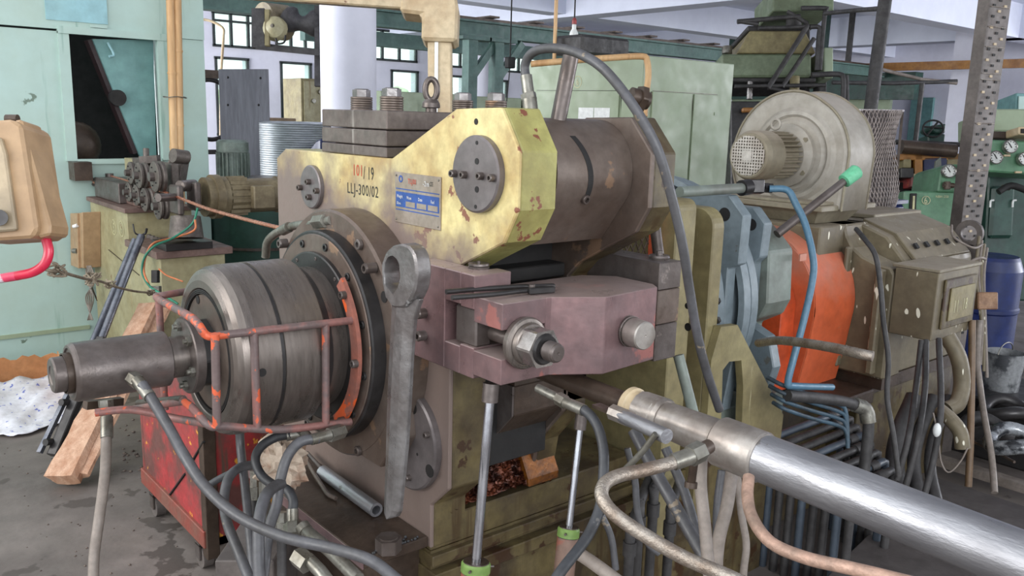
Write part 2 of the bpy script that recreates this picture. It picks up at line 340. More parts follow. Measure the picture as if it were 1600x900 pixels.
for i, (a, b, c, d, nx, nz) in enumerate(WN):
    g = G()
    for k in range(nx + 1): x = a + (b - a) * k / nx; g.box(x - .022, x + .022, 16.96, 17.04, c, d)
    for k in (0, nz): z = c + (d - c) * k / nz; g.box(a - .03, b + .03, 16.96, 17.04, z - .025, z + .025)
    if nx == 3: g.box(a, b, 16.965, 17.035, d - .17, d - .13)
    fr = struct('window_%d' % (i + 1), g, WIN)
    for k in range(nx):
        x0 = a + (b - a) * k / nx + .022; x1 = a + (b - a) * (k + 1) / nx - .022
        nn = 3 if nx == 3 else max(2, nz)
        for j in range(nn): make('pane', G().box(x0, x1, 17.0, 17.012, c + (d - c) * j / nn + .006, c + (d - c) * (j + 1) / nn - .004), GLS, fr)
struct('wall_right', G().box(22, 22.25, -9, 17, 0, 3.9), WHITE)
g = G(); 
for (y0, y1, z0, z1) in ((10.15, 10.7, 1.0, 2.35),): g.box(21.9, 21.998, y0, y1, z0, z1)
make('door_leaf', g, TEALD, None, 'narrow green steel door open on the far white wall beside the white column', cat='door')
# ceiling beams
xb = aZ(980, 17, 3.3).x
struct('trim_1', G().box(xb, xb + .45, 0, 17, 3.3, 3.9), CEIL)
xb2 = aZ(1400, 68, 3.3).x
struct('trim_2', G().box(xb2, xb2 + .5, -4, 17, 3.3, 3.9), CEIL)
yb = aZ(1420, 25, 3.3).y
struct('trim_3', G().box(4, 22, yb, yb + .4, 3.3, 3.9), CEIL)
struct('trim_4', G().box(.6, 22, 11.3, 11.7, 3.35, 3.9), CEIL)
# columns
c = aD(544.5, 100, 8.0); make('round_column', G().cyl((c.x, c.y, 0), (c.x, c.y, 3.9), .256, n=48), WHITE, None, 'thick round lilac-white column behind the plate stack', kind='structure')
c = aY(750, 120, 15.6); make('round_column', G().cyl((c.x, c.y, 0), (c.x, c.y, 3.9), .19, n=32), WHITE, None, 'thin distant white column between the two green crane posts', kind='structure')
c = aZ(1521, 62, 3.3); make('square_column', G().box(c.x - .1, c.x + .5, c.y - .22, c.y + .3, 0, 3.9), WHITE, None, 'white column behind the slotted steel post', kind='structure')
# outside greenery seen through the windows
g = G()
for i in range(60):
    x = random.uniform(3, 20); z = random.uniform(.2, 1.9); g.ball((x, 21 + random.uniform(-.4, 1.5), z), random.uniform(.4, .8), 7, 5)
make('hedge', g, LEAF, None, 'sunlit green hedge outside the far windows', cat='hedge', kind='stuff')

# crane runway and posts
r = thing('crane_runway_beam', 'long green steel runway beam running under the ceiling on posts', 'beam', (8, 9, 2.57))
x0, x1 = 2.6, 17
make('web', G().box(x0, x1, 8.98, 9.02, 2.6, 2.75), BEAM, r); make('flange', G().box(x0, x1, 8.9, 9.1, 2.745, 2.77), BEAM, r); make('flange', G().box(x0, x1, 8.9, 9.1, 2.575, 2.6), BEAM, r)
make('rail', G().box(x0, x1, 8.97, 9.03, 2.77, 2.81), BRN, r)
for k in range(10): make('rail_clip', G().box(x0 + 3.6 + k * .75, x0 + 3.75 + k * .75, 8.85, 9.15, 2.812, 2.835), BRN, r)
for px in (734, 775):
    x = aY(px, 110, 9).x
    p = thing('crane_post', 'green steel crane post with slanted brace, %s white column' % ('left of the thin' if px < 750 else 'right of the thin'), 'post', (x, 9, 0), 'green posts carrying the runway beam')
    make('shaft', G().box(x - .07, x + .07, 8.93, 9.07, 0, 2.57), BEAM, p); make('brace', G().bar((x + .05, 9, 2.1), (x + .42, 9, 2.55), .09, .07, (0, 1, 0)), BEAM, p)
    make('cap', G().box(x - .2, x + .25, 8.88, 9.12, 2.53, 2.572), BEAM, p)
g = G(); xo = xb2 - 1.2
make('overhead_rail', G().box(xo, xo + .12, 1, 14, 2.68, 2.83), BRNY, None, 'ochre overhead rail below the ceiling beam at right', cat='rail')
make('overhead_girder', G().box(xo + .5, xo + .8, aX(1432, 110, xo + .5).y, 14, 2.15, 2.68), GRND, None, 'dark green girder under the ochre rail', cat='girder')
for y_ in (10.4, 12.8): make('girder_hanger', G().box(xo + .6, xo + .7, y_, y_ + .1, 2.68, 3.9), GRND, bpy.data.objects['overhead_girder']); make('rail_hanger', G().box(xo + .03, xo + .09, y_ - .9, y_ - .8, 2.83, 3.9), DPIPE, bpy.data.objects['overhead_rail'])
make('steel_curtain_panel', G().box(xo + 1.0, xo + 1.1, aX(1392, 150, xo + 1).y, 13, 0, 2.2), CAB, None, 'grey-green tall steel partition behind the blower', cat='partition')
# teal tie beam behind the round column
make('tie_beam', G().box(5.6, 12, 11.2, 11.35, 2.55, 2.75), BEAM, None, 'pale green cross beam behind the cream overhead duct', cat='beam')

# ================================================================== LEFT: teal enclosure
TY = 5.8
t = thing('machine_enclosure', 'tall pale teal sheet-steel enclosure with an open hatch, bamboo poles before it', 'cabinet', (1.2, TY, 0))
def T(x, y): p = aY(x, y, TY); return (p.x, p.z)
(a, za) = T(110, 55); (b, zb) = T(240, 60); hz0 = T(250, 250)[1]; hz1 = T(240, 60)[1]
xa, xbb = T(113, 150)[0], T(247, 150)[0]; xR = T(321, 130)[0]
g = G()
g.box(-2.2, xa - .06, TY, TY + .03, .02, hz1); g.box(xbb + .07, xR, TY, TY + .03, .02, hz1 + .01); g.box(xa - .06, xbb + .07, TY, TY + .03, .02, hz0)
make('front_panel', g, TEAL, t)
make('upper_panel', G().box(-2.2, xR, TY - .012, TY + .03, hz1 + .012, 2.95), TEAL, t)
xq0, xq1 = T(70, 20)[0], T(166, 20)[0]
make('blue_door_patch', G().box(xq0, xq1, TY - .02, TY - .01, hz1 + .06, 2.9), TEALB, t, 'bluer flat plate')
make('latch', G().box(T(140, 50)[0], T(166, 50)[0], TY - .03, TY - .015, hz1 + .035, hz1 + .05), TEAL, t)
make('side_panel', G().box(xR - .03, xR - .001, TY + .0305, TY + 1.2, .02, 2.95), TEAL, t)
make('hatch_post', G().box(xbb + .005, xbb + .085, TY - .025, TY + .02, hz0, hz1 + .01), TEAL, t); make('hatch_post', G().box(xa - .06, xa, TY - .02, TY + .02, hz0, hz1), TEAL, t)
make('hatch_sill', G().box(xa, xbb, TY - .02, TY + .03, hz0 - .02, hz0 + .01), TEAL, t); make('hatch_lintel', G().box(xa - .06, xbb + .1, TY - .03, TY + .01, hz1 - .012, hz1 + .03), TEAL, t)
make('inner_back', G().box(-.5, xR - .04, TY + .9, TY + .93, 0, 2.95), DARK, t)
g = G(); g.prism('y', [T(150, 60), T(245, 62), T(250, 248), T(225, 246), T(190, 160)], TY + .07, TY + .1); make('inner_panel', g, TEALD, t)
p0, p1 = T(140, 55), T(160, 55)
make('inner_bracket', G().tube([(T(172, 66)[0], TY + .05, T(172, 66)[1]), (T(180, 85)[0], TY + .03, T(180, 85)[1]), (T(172, 88)[0], TY + .02, T(172, 88)[1])], .008, 8), TEALB, t)
g = G(); q0, q1 = T(150, 60), T(222, 240); g.bar((q0[0], TY + .14, q0[1]), (q1[0], TY + .14, q1[1]), .05, .09, (0, 1, 0)); make('inner_slanted_arm', g, mat('dark_maroon_arm', (52, 34, 36), .5), t)
g = G(); q = T(140, 230); g.ball((q[0], TY + .3, q[1]), .15, 14, 10, (1, .5, 1)); make('inner_pulley', g, BRN, t)
q = T(187, 153); g = G().cyl((q[0], TY + .03, q[1]), (q[0], TY + .07, q[1]), .05, n=20); make('arm_boss', g, DARK, t)
make('lower_seam', G().box(-2.2, T(140, 512)[0], TY - .012, TY + .005, T(60, 520)[1] - .012, T(60, 520)[1] + .012), CAB, t)
make('plinth', G().box(-2.2, xR, TY - .02, TY + .1, 0, .06), TEALD, t)
q = T(118, 262); make('rod_opening', G().box(q[0] - .04, q[0] + .06, TY - .14, TY - .005, q[1] - .07, q[1] + .04), BRN, t)
# bamboo poles
for i, (xt, xb_) in enumerate(((266, 272), (277, 281))):
    a_, b_ = aY(xt, 0, 5.55), aY(xb_, 235, 5.55); d = (b_ - a_) / (b_.z - a_.z)
    lo = a_ + d * (0 - a_.z); hi = a_ + d * (2.7 - a_.z)
    bp = make('bamboo_pole', G().cyl(lo, hi, .027, .024, 14), BAMB, None, 'tan bamboo pole before the teal enclosure, %s of the tied pair' % ('left one' if i == 0 else 'right one'), cat='pole', group='tied bamboo poles')
    g = G()
    for k in range(1, 6): g.cyl(lo + (hi - lo) * (k / 6 + i * .05), lo + (hi - lo) * (k / 6 + i * .05) + d * .012, .0285, n=14)
    make('node_ring', g, BAMB, bp, kind='stuff')
q = aY(276, 152, 5.52); make('wire_tie', G().tube([(q.x + .07 * math.cos(a), q.y + .045 * math.sin(a) + .03, q.z + .004 * math.sin(3 * a)) for a in [i * PI / 6 for i in range(12)]], .003, 6, 2, True), FIT, None, 'wire tie around the two bamboo poles', cat='wire')

# ================================================================== EXTRUSION MACHINE
XF = 1.176
em = thing('extrusion_machine', 'large worn yellow and steel rotary extrusion machine lettered LLJ-300/02, in the centre', 'machine', (1.35, 2.0, 0))
def mp(name, g, m, label=None, bevel=.003, parent=None, kind=None, seg=1): return make(name, g, m, parent or em, label, bevel, kind, seg=seg)
prof = [(2.56, .5), (2.56, 1.455), (2.50, 1.485), (1.89, 1.488), (1.617, 1.614), (1.455, 1.619), (1.392, 1.529), (1.393, 1.405), (1.436, 1.331), (1.576, 1.265), (1.625, 1.24), (1.625, .69), (1.70, .62), (1.70, .5)]
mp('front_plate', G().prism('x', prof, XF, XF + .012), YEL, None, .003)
mp('front_plate_body', G().prism('x', prof[1:11] + [(2.56, 1.24)], XF + .0122, XF + .112), YELS, 'green-yellow side with red-brown chips', .003)
mp('front_plate_leg', G().prism('x', [(2.56, .5), (2.56, 1.239), (1.625, 1.239)] + prof[11:], XF + .0122, XF + .112), YELD, 'oil-stained olive side', .003)
rprof = [(2.45, .5), (2.45, 1.455), (1.89, 1.488), (1.58, 1.59), (1.559, 1.603), (1.41, 1.607), (1.338, 1.526), (1.338, 1.401), (1.375, 1.34), (1.47, 1.29), (1.56, 1.24), (1.60, 1.2), (1.60, .83), (1.70, .71), (1.72, .6), (1.72, .5)]
mp('rear_plate', G().prism('x', rprof, 1.53, 1.545), STEELR, 'bare brown steel face')
mp('rear_plate_body', G().prism('x', rprof, 1.5452, 1.618), YELD, 'oily yellow edge')
C0 = (1.518, 1.474); RR = .126
def rp(a, r=RR): a = math.radians(a); return (C0[0] - r * math.cos(a), C0[1] + r * math.sin(a))
pr_ = [rp(a) for a in range(150, -26, -5)] + [(1.483, 1.312), (1.78, 1.30)]
g = G(); n = len(pr_); vs = [(1.289, y, z) for y, z in pr_] + [(1.529, y, z) for y, z in pr_]
g.add(vs, [tuple(range(n)), tuple(range(2 * n - 1, n - 1, -1))])
for i in range(n):
    j = (i + 1) % n; g.add([vs[i], vs[i + n], vs[j + n], vs[j]], [(0, 1, 2, 3)])
ro = make('clamp_roller', g, STEELR, em, 'round-topped brown steel block')
bm = bmesh.new(); bm.from_mesh(ro.data); bmesh.ops.remove_doubles(bm, verts=bm.verts, dist=1e-5)
for f in bm.faces: f.smooth = True
for e in bm.edges:
    if len(e.link_faces) == 2 and e.calc_face_angle() > .4: e.smooth = False
bm.to_mesh(ro.data); bm.free()
g = G()
for k in range(18):
    A0, A1 = 44 - k * 3.7, 44 - (k + 1) * 3.7
    f = lambda kk: 1.362 + .03 * math.sin(kk / 18 * PI * .62)
    w_ = .008
    qs = []
    for (A, xx) in ((A0, f(k)), (A1, f(k + 1))):
        for r_ in (RR - .004, RR + .0008):
            y, z = rp(A, r_); qs += [(xx - w_, y, z), (xx + w_, y, z)]
    g.add(qs, [(2, 3, 7, 6), (0, 4, 5, 1), (0, 2, 6, 4), (1, 5, 7, 3)] + ([(0, 1, 3, 2)] if k == 0 else []) + ([(4, 6, 7, 5)] if k == 17 else []))
make('curved_slot', g, DARK, ro)
y, z = rp(-24); make('slot_screw', G().screw((1.385, y + .003, z), (0, -1, -.3), .011, .012), STEEL, ro)
# round handle bar stuck in the roller
a_, b_ = aY(869, 205, 1.50), aY(892, 88, 1.50)
mp('handle_bar', G().cyl(a_ - (b_ - a_) * .1, b_, .0185, .0185, 24), STEEL, 'round steel bar standing up from the roller', .002)
# nose of yellow plate hides a threaded nut & bolt behind (seen beside the hose)
a_, b_ = aD(985, 150, 2.6), aD(1012, 158, 2.62); mp('rear_shaft_end', G().cyl(a_, b_, .027, n=18).hexa(a_ + (b_ - a_) * .45, a_ + (b_ - a_) * .75, .042), BRN)

# plate stack with disc-spring bolts
zs = [1.487, 1.5155, 1.558, 1.608]
for k in range(3):
    mp('stack_plate', G().box(XF + .001 * k, 1.66, 1.915 + .0015 * (k % 2), 2.262, zs[k] + .0015, zs[k + 1] - .001), STK, None, .0025)
mp('stack_base', G().box(XF + .112, 1.66, 1.86, 2.45, 1.3, 1.487), STEELR)
def spring_bolt(x, y, zt, r):
    b = em
    g = G(); nW = 6
    for k in range(nW): z0 = zt + k * .0062; g.lathe((x, y, z0), (0, 0, 1), [(0, r * .93), (.0008, r), (.0045, r), (.0058, r * .93), (.0058, 0)], 24)
    wsh = make('disc_spring', g, STEELR, em, 'stacked brown disc springs')
    z1 = zt + nW * .0062 - .001; make('bolt_head', G().hexa((x, y, z1), (x, y, z1 + .020), r * .82).lathe((x, y, z1), (0, 0, 1), [(.020, r * .7), (.023, r * .6), (.023, 0)], 18), FORG, wsh)
for px, d in ((612, 2.27), (565, 2.46), (723, 2.55), (775, 2.46)):
    p = aD(px, 168, d); spring_bolt(p.x, p.y, 1.607, .031)
p = aD(673.5, 168, 2.42)
g = G(); g.cyl((p.x, p.y, 1.607), (p.x, p.y, 1.622), .016, n=16); g.lathe((p.x, p.y, 1.618), (0, 0, 1), [(0, .022), (.002, .026), (.014, .024), (.024, .017), (.024, 0)], 24)
nrm = V((.55, .83, 0)); u = V((-.83, .55, 0))
g.tube([V((p.x, p.y, 1.668)) + u * .0165 * math.cos(a) + V((0, 0, .0285 * math.sin(a))) for a in [i * PI / 10 for i in range(20)]], .0085, 12, 2, True)
mp('lifting_eyebolt', g, STEEL, 'grey lifting eye on top of the plates', 0)

# cover discs
def cover(name, y, z, r, th, screws, holes, lab, sr=.0085):
    o = make(name, G().lathe((XF, y, z), (-1, 0, 0), [(0, r), (th * .8, r), (th, r - th * .25), (th, 0)], 64), PLATE, em, lab)
    for (px, py) in screws: q = aX(px, py, XF - th); make('socket_screw', G().screw(q, (-1, 0, 0), sr, sr * 1.6), STEEL, o)
    for (px, py, hr) in holes: q = aX(px, py, XF - th - .0003); make('hole', G().lathe(q, (-1, 0, 0), [(-.001, hr), (.0006, hr), (.0006, 0)], 16), DARK, o)
    return o
cover('cover_disc', 1.52, 1.474, .085, .018, [(711, 271), (727, 273), (753, 275), (771, 278)], [(745, 252, .007), (745, 296, .007), (745, 223, .0045), (743, 323, .0045)], 'large round grey cover on the upper nose')
q = aX(744, 190, XF - .0005); mp('hole', G().lathe(q, (-1, 0, 0), [(0, .007), (.0006, .007), (.0006, 0)], 14), DARK, None, 0)
cover('cover_disc', 2.313, 1.384, .063, .014, [(471, 293), (484, 284), (497, 298), (485, 308)], [], 'smaller round grey cover at upper left')
lc = cover('cover_disc', 1.79, .776, .135, .02, [(669, 679), (640, 746)], [(645, 637, .017), (671, 736, .017), (634, 697, .004), (652, 710, .004)], 'large grey cover disc low on the plate behind the spanner', .008)
for px, py in ((645.5, 638), (671.5, 737)):
    q = aX(px, py, XF - .02); make('slotted_insert', G().lathe(q, (-1, 0, 0), [(-.003, .0125), (.0005, .0125), (.0005, 0)], 18), STEEL, lc)

# lettering
R_, U_ = (0, -1, 0), (0, 0, 1)
def ptx(nm, s, px, py, h, m, sq): q = aX(px, py, XF - .0004); return text(nm, s, m, em, q, R_, U_, h, sq, .0004, bold=.003)
ptx('lettering', '101', 551, 273.5, .030, TRED, .80); ptx('lettering', '/ 19', 568, 279.5, .034, TBLK, .62)
ptx('lettering', 'LLJ-300/02', 542.5, 301, .029, TBLK, .80)
# nameplate
def npq(px, py): q = aX(px, py, XF); return q
A, B = X0 = npq(618.5, 268), npq(690, 362)
A = V((XF - .0015, 1.8685, 1.457)); ny0, ny1, nz0, nz1 = 1.668, 1.8685, 1.331, 1.457
pl = mp('nameplate', G().box(XF - .003, XF - .0002, ny0, ny1, nz0, nz1), NPL, 'engraved metal nameplate with a blue band', .0008)
def nb(name, y0, y1, z0, z1, m, x=.0036): return make(name, G().box(XF - x, XF - .0031, ny1 - y1, ny1 - y0, nz0 + z0, nz0 + z1), m, pl)
nb('blue_band', .006, .195, .040, .078, BLUESH); nb('line', .006, .195, .084, .0865, BLUESH); nb('line', .006, .195, .032, .0345, BLUESH)
for k, (y0) in enumerate((.052, .101, .149)): nb('blank_field', y0, y0 + .041, .043, .056, NPL, .0041)
def nt(s, y, z, h, m, sq=.9): return text('lettering', s, m, pl, (XF - .0043, ny1 - y, nz0 + z), R_, U_, h, sq, .0003, bold=.01)
nt('Weight', .012, .063, .008, TWHT, .7); nt('Ohms', .012, .046, .007, TWHT, .7); nt('Wave', .057, .062, .008, TWHT, .7); nt('Date', .108, .062, .008, TWHT, .7); nt('Fuel', .162, .061, .008, TWHT, .7)
nt('TLJ00', .062, .101, .012, TRED, .8); nt('-2m', .128, .100, .012, TWHT, .9); nt('CE', .156, .102, .010, TBLK, .7)
make('logo', G().lathe((XF - .003, ny1 - .028, nz0 + .110), (-1, 0, 0), [(0, .009), (.0008, .009), (.0008, .005), (0, .005)], 24), BLUESH, pl)
for (y, z) in ((.008, .118), (.192, .118), (.008, .008), (.192, .008)): make('rivet', G().ball((XF - .003, ny1 - y, nz0 + z), .0028, 8, 5), FIT, pl)

# wheel housing
AY_, AZ_ = 2.05, 1.012
def axl(name, prof_, m, lab=None, n=96, parent=None): return make(name, G().lathe((0, AY_, AZ_), (1, 0, 0), prof_, n), m, parent or em, lab)
fl = axl('housing_flange', [(1.1755, .335), (1.094, .335), (1.087, .329), (1.087, 0)], STEELR, 'thick brown steel flange ring')
make('flange_foot', G().prism('x', [(2.09, .71), (1.80, .71), (1.74, .80), (1.76, .90), (2.0, .82)], 1.088, 1.175), STEELR, fl, bevel=.003)
ax2 = axl('bearing_cover', [(1.0868, .281), (1.053, .281), (1.049, .277), (1.049, .0)], BLUED, 'dark stepped bearing ring')
axl('bearing_ring_face', [(1.0488, .272), (1.046, .270), (1.046, .20)], STEELR, None, parent=ax2)
ax3 = axl('seal_ring', [(1.0486, .226), (1.036, .226), (1.034, .222), (1.034, 0)], BLUED, 'dark gasket ring')
for k in range(12):
    a = math.radians(12 + k * 30); make('socket_screw', G().screw((1.047, AY_ + .25 * math.cos(a), AZ_ + .25 * math.sin(a)), (-1, 0, 0), .0105, .006), BLUED, ax2)
for k in range(12):
    a = math.radians(k * 30 + 5); make('small_screw', G().screw((1.035, AY_ + .212 * math.cos(a), AZ_ + .212 * math.sin(a)), (-1, 0, 0), .005, .003), STEEL, ax3)
for (px, py, h) in ((563, 382, .004), (483, 660, .004), (448, 380, .02), (561, 704, .004), (455, 490, .004)):
    q = aX(px, py, 1.086); make('socket_screw', G().screw(q, (-1, 0, 0), .0135, h + .006), STEEL, fl)
for (px, py) in ((573, 422), ): q = aX(px, py, 1.05); make('long_socket_screw', G().screw((1.085, q.y + .02, q.z), (-1, 0, 0), .0135, .032), STEEL, fl)
q = aX(600, 464, 1.086); make('hole', G().lathe(q, (-1, 0, 0), [(0, .0145), (.0005, .0145), (.0005, 0)], 20), DARK, fl)

# drum
dr = axl('wheel_drum', [(.756, 0), (.756, .118), (.750, .120), (.750, .128)], BRN, 'smooth turned steel drum')
make('drum_body', G().lathe((0, AY_, AZ_), (1, 0, 0), [(.747, .156), (.742, .16), (.742, .178), (.747, .192), (.757, .204), (.772, .2105), (.79, .213), (.846, .213), (.8465, .209), (.856, .209), (.8565, .2135), (.962, .2135), (.966, .2105), (.967, .194), (.99, .192), (.991, .188), (1.034, .186)], 128), TURN, dr)
make('front_cap', G().lathe((0, AY_, AZ_), (1, 0, 0), [(.748, 0), (.748, .142), (.7505, .144)], 96), STEELR, dr, 'brown recessed front cap')
for r0 in (.145, .149, .153): make('retaining_ring', G().ring((.743, AY_, AZ_), (1, 0, 0), r0, r0 + .0025, .008, 96), BLUED, dr)
make('groove_band', G().lathe((0, AY_, AZ_), (1, 0, 0), [(.8465, .2092), (.856, .2092)], 96), BLUED, dr); make('groove_band', G().lathe((0, AY_, AZ_), (1, 0, 0), [(.9672, .1942), (.99, .1922)], 96), BLUED, dr)
q = aX(309, 468, .747); make('hole', G().lathe(q, (-1, 0, 0), [(0, .011), (.0008, .011), (.0008, 0)], 16), DARK, dr)
q = aX(298, 500, .747); make('cap_screw', G().screw((.748, q.y, q.z), (-1, 0, 0), .008, .004), BLUED, dr)
# oil hole on the drum side
a = math.radians(-2); hy, hz = AY_ - .2135 * math.cos(a), AZ_ + .2135 * math.sin(a)
q = aY(409, 550, hy); make('hole', G().lathe((q.x, hy + .002, hz + .0), (0, -1, 0), [(0, .010), (.0026, .010), (.0026, 0)], 18), DARK, dr)
# outer hub: nut, flange, hydraulic cylinder
hb = axl('lock_nut', [(.7475, 0), (.7475, .07)], BLUED, None)
make('nut_body', G().cyl((.712, AY_, AZ_), (.7478, AY_, AZ_), .085, n=8, sm=False), BLUED, hb, bevel=.003)
sf = axl('hub_flange', [(.7118, .09), (.7118, .093), (.692, .093), (.689, .09), (.689, 0)], STEEL, 'steel flange with hexagon bolts')
for k in range(6):
    a = math.radians(k * 60 + 18); y, z = AY_ + .072 * math.cos(a), AZ_ + .072 * math.sin(a)
    make('hex_bolt', G().hexa((.689, y, z), (.680, y, z), .012).cyl((.680, y, z), (.672, y, z), .006, n=10), FIT, sf)
axl('cylinder_neck', [(.69, .05), (.64, .05)], TURN, parent=sf)
hc = axl('hydraulic_cylinder', [(.648, 0), (.648, .062), (.645, .066), (.447, .067), (.443, .0655), (.437, .062), (.437, .056), (.441, .054), (.441, 0)], STEEL, 'blackened steel cylinder at the drum end')
axl('end_plug', [(.441, .046), (.425, .046), (.425, .043)], BRN, parent=hc)
axl('end_cap', [(.43, .040), (.404, .040), (.400, .037), (.400, .022), (.402, .021), (.402, 0)], STEEL, parent=hc)

# red mounting segment and guard cage
RM = 1.036
def ringseg(r0, r1, a0, a1, x0, x1, n=22):
    g = G()
    for k in range(n):
        t0, t1 = [math.radians(a0 + (a1 - a0) * (k + j) / n) for j in (0, 1)]
        q = [(x, AY_ - r * math.cos(t), AZ_ + r * math.sin(t)) for t in (t0, t1) for r in (r0, r1) for x in (x0, x1)]
        g.add(q, [(0, 1, 3, 2), (4, 6, 7, 5), (0, 4, 5, 1), (2, 3, 7, 6), (0, 2, 6, 4), (1, 5, 7, 3)])
    return g
cg = thing('guard_cage', 'chipped red tubular guard cage around the steel drum', 'guard', (.9, 1.85, .7))
make('mounting_plate', ringseg(.222, .256, -56, 47, 1.022, 1.033), REDO, cg, 'orange-red curved flat bar')
for (px, py) in ((538, 461), (556, 568), (536, 657)): q = aX(px, py, 1.02); make('socket_screw', G().screw((1.0225, q.y, q.z), (-1, 0, 0), .0105, .015), STEEL, cg)
YN = 1.825; RB = .0095
t_end, t_c = aY(555, 500, YN), aY(330, 524, YN)
zt = (t_end.z + t_c.z) / 2
p_fl = aZ(246, 466, t_c.z + .0)
b_end, b_c = aY(548, 659, YN), aY(335, 664, YN)
make('top_rail', G().tube([t_end, aY(440, 513, YN), aY(352, 523, YN), t_c + V((-.008, .004, 0)), aX(300, 497, t_c.x - .02), p_fl, p_fl + V((.03, .03, 0)), p_fl + V((.14, .06, .0))], RB, 12, 6), REDP, cg)
b0 = aX(290, 641, t_c.x - .01)
make('bottom_rail', G().tube([b_end, aY(440, 671, YN), aY(352, 666, YN), b_c + V((-.01, .003, .0)), aX(300, 637, t_c.x - .02), aX(285, 625, t_c.x - .02)], RB, 12, 6), REDP, cg)
for (tx, ty, bx, by) in ((397, 520, 402, 668), (509, 505, 509, 662)): make('upright', G().tube([aY(tx, ty, YN), aY(bx, by, YN)], RB, 12, 1), REDP, cg)
make('upright', G().tube([aX(336, 522, t_c.x), aX(339, 664, t_c.x)], RB, 12, 1), REDP, cg)
make('upright', G().tube([p_fl + V((.003, 0, 0)), aX(258, 640, p_fl.x)], RB, 12, 1), REDP, cg)
q0, q1 = aD(149, 645, 2.06), aD(205, 640, 2.08)
make('side_rail', G().tube([b_c, aD(270, 653, 2.08), q1, q0], RB, 12, 4), REDP, cg)
make('side_rail', G().tube([aX(286, 624, t_c.x - .02), aD(217, 630, 2.3)], .010, 12, 1), BRN, cg)
make('side_rail', G().tube([aX(286, 627, t_c.x - .02), aD(202, 640, 2.25)], .009, 12, 1), REDP, cg)
make('angle_bracket', G().bar(aD(133, 633, 2.12), aD(190, 627, 2.2), .02, .02), BRN, cg)

# ---------------------------------------------------------------- die clamp
DX = 1.115
lb = mp('clamp_block', G().box(DX, 1.218, 1.455, 1.505, 1.186, 1.262).box(DX, 1.218, 1.455, 1.505, 1.03, 1.10).box(DX, 1.175, 1.565, 1.69, 1.03, 1.262).box(DX, 1.175, 1.5051, 1.5649, 1.03, 1.094).box(DX, 1.175, 1.5051, 1.5649, 1.19, 1.262), RED, 'reddish steel clamp block left of the swing bolt', .002)
make('block_recess', G().box(1.168, 1.1755, 1.50, 1.57, 1.09, 1.192), DARK, lb)
make('eye_of_bolt', G().box(1.122, 1.165, 1.456, 1.532, 1.10, 1.186), STEEL, lb, bevel=.004)
for (px, py) in ((657, 490), (656.5, 525)): q = aX(px, py, DX - .012); make('socket_screw', G().screw((DX, q.y, q.z), (-1, 0, 0), .0125, .022), STEEL, lb)
q = aZ(748, 415, 1.268); make('pivot_cap', G().lathe((q.x, q.y, 1.262), (0, 0, 1), [(0, .024), (.004, .0245), (.0065, .021), (.0075, .024), (.012, .0235), (.0125, 0)], 28).cyl((q.x, q.y, 1.2745), (q.x + .0, q.y, 1.279), .004, n=8), STEEL, lb)
P4 = [(DX, 1.455), (DX, 1.357), (1.252, 1.357), (1.356, 1.292), (1.545, 1.309), (1.572, 1.345), (1.56, 1.46)]
zt_, zb_ = 1.217, 1.04
fb = mp('fork_beam', G().prism('z', [(1.24, 1.455), (1.236, 1.357), (1.252, 1.357), (1.356, 1.292), (1.545, 1.309), (1.566, 1.34), (1.566, 1.46), (1.50, 1.52), (1.24, 1.52)], zb_, zt_), RED, 'reddish steel beam across the die', .002)
make('fork_arm', G().box(DX, 1.2365, 1.3575, 1.455, 1.16, zt_ - .0003), RED, fb, bevel=.0015); make('fork_arm', G().box(DX, 1.2365, 1.3575, 1.455, zb_ + .0003, 1.096), RED, fb, bevel=.0015)
NB = V((1.172, 1.357, 1.128))
sb = mp('swing_bolt', G().cyl(NB + V((0, .15, 0)), NB + V((0, -.108, 0)), .0185, n=28), STEEL, 'steel swing bolt', 0)
g = G()
for k in range(7): g.lathe(NB + V((0, -.082 - k * .0036, 0)), (0, -1, 0), [(0, .0195), (.0018, .0212), (.0036, .0195)], 28)
g.lathe(NB + V((0, -.107, 0)), (0, -1, 0), [(0, .0195), (.004, .0195), (.007, .016), (.007, .003), (.003, .0), ], 28)
make('thread', g, STEEL, sb)
make('washer', G().lathe(NB, (0, -1, 0), [(0, .052), (.002, .056), (.014, .057), (.018, .054), (.020, .048), (.0205, .018)], 48), TURN, sb)
make('nut_collar', G().lathe(NB, (0, -1, 0), [(.0205, .046), (.029, .044), (.031, .040), (.031, .02)], 40), TURN, sb)
make('hex_nut', G().hexa(NB + V((0, -.030, 0)), NB + V((0, -.072, 0)), .044), BRIGHT, sb, 'bright worn hexagon nut', .003)
make('nut_bore', G().lathe(NB, (0, -1, 0), [(.0722, .034), (.0785, .030), (.0785, .019)], 24), BLUED, sb)
N2 = V((1.44, 1.302, 1.128)); dn = V((-.09, -1, 0)).normalized()
st = mp('cap_screw', G().lathe(N2, dn, [(0, .036), (.005, .036), (.006, .033), (.009, .033), (.010, .036), (.014, .036), (.015, .033), (.018, .033), (.019, .0345)], 36), STEEL, 'round polished stud head on the beam', 0)
make('stud_head', G().lathe(N2, dn, [(.018, .0335), (.058, .0325), (.061, .030), (.061, .003), (.058, 0)], 36), ALU, st, 'pinkish polished end')
rb = mp('side_block', G().box(1.600, 1.682, 1.352, 1.62, 1.195, 1.262), STEEL, 'three-layer steel block right of the beam', .002)
make('side_block_layer', G().box(1.60, 1.682, 1.352, 1.62, 1.108, 1.1935), STEELR, rb, bevel=.002); make('side_block_layer', G().box(1.60, 1.680, 1.352, 1.62, 1.015, 1.1065), STEEL, rb, bevel=.002)
q = aZ(1030, 402, 1.265); make('pivot_cap', G().lathe((q.x, q.y, 1.262), (0, 0, 1), [(0, .026), (.004, .027), (.009, .025), (.0095, .008), (.02, .008), (.02, 0)], 28), STEEL, rb)
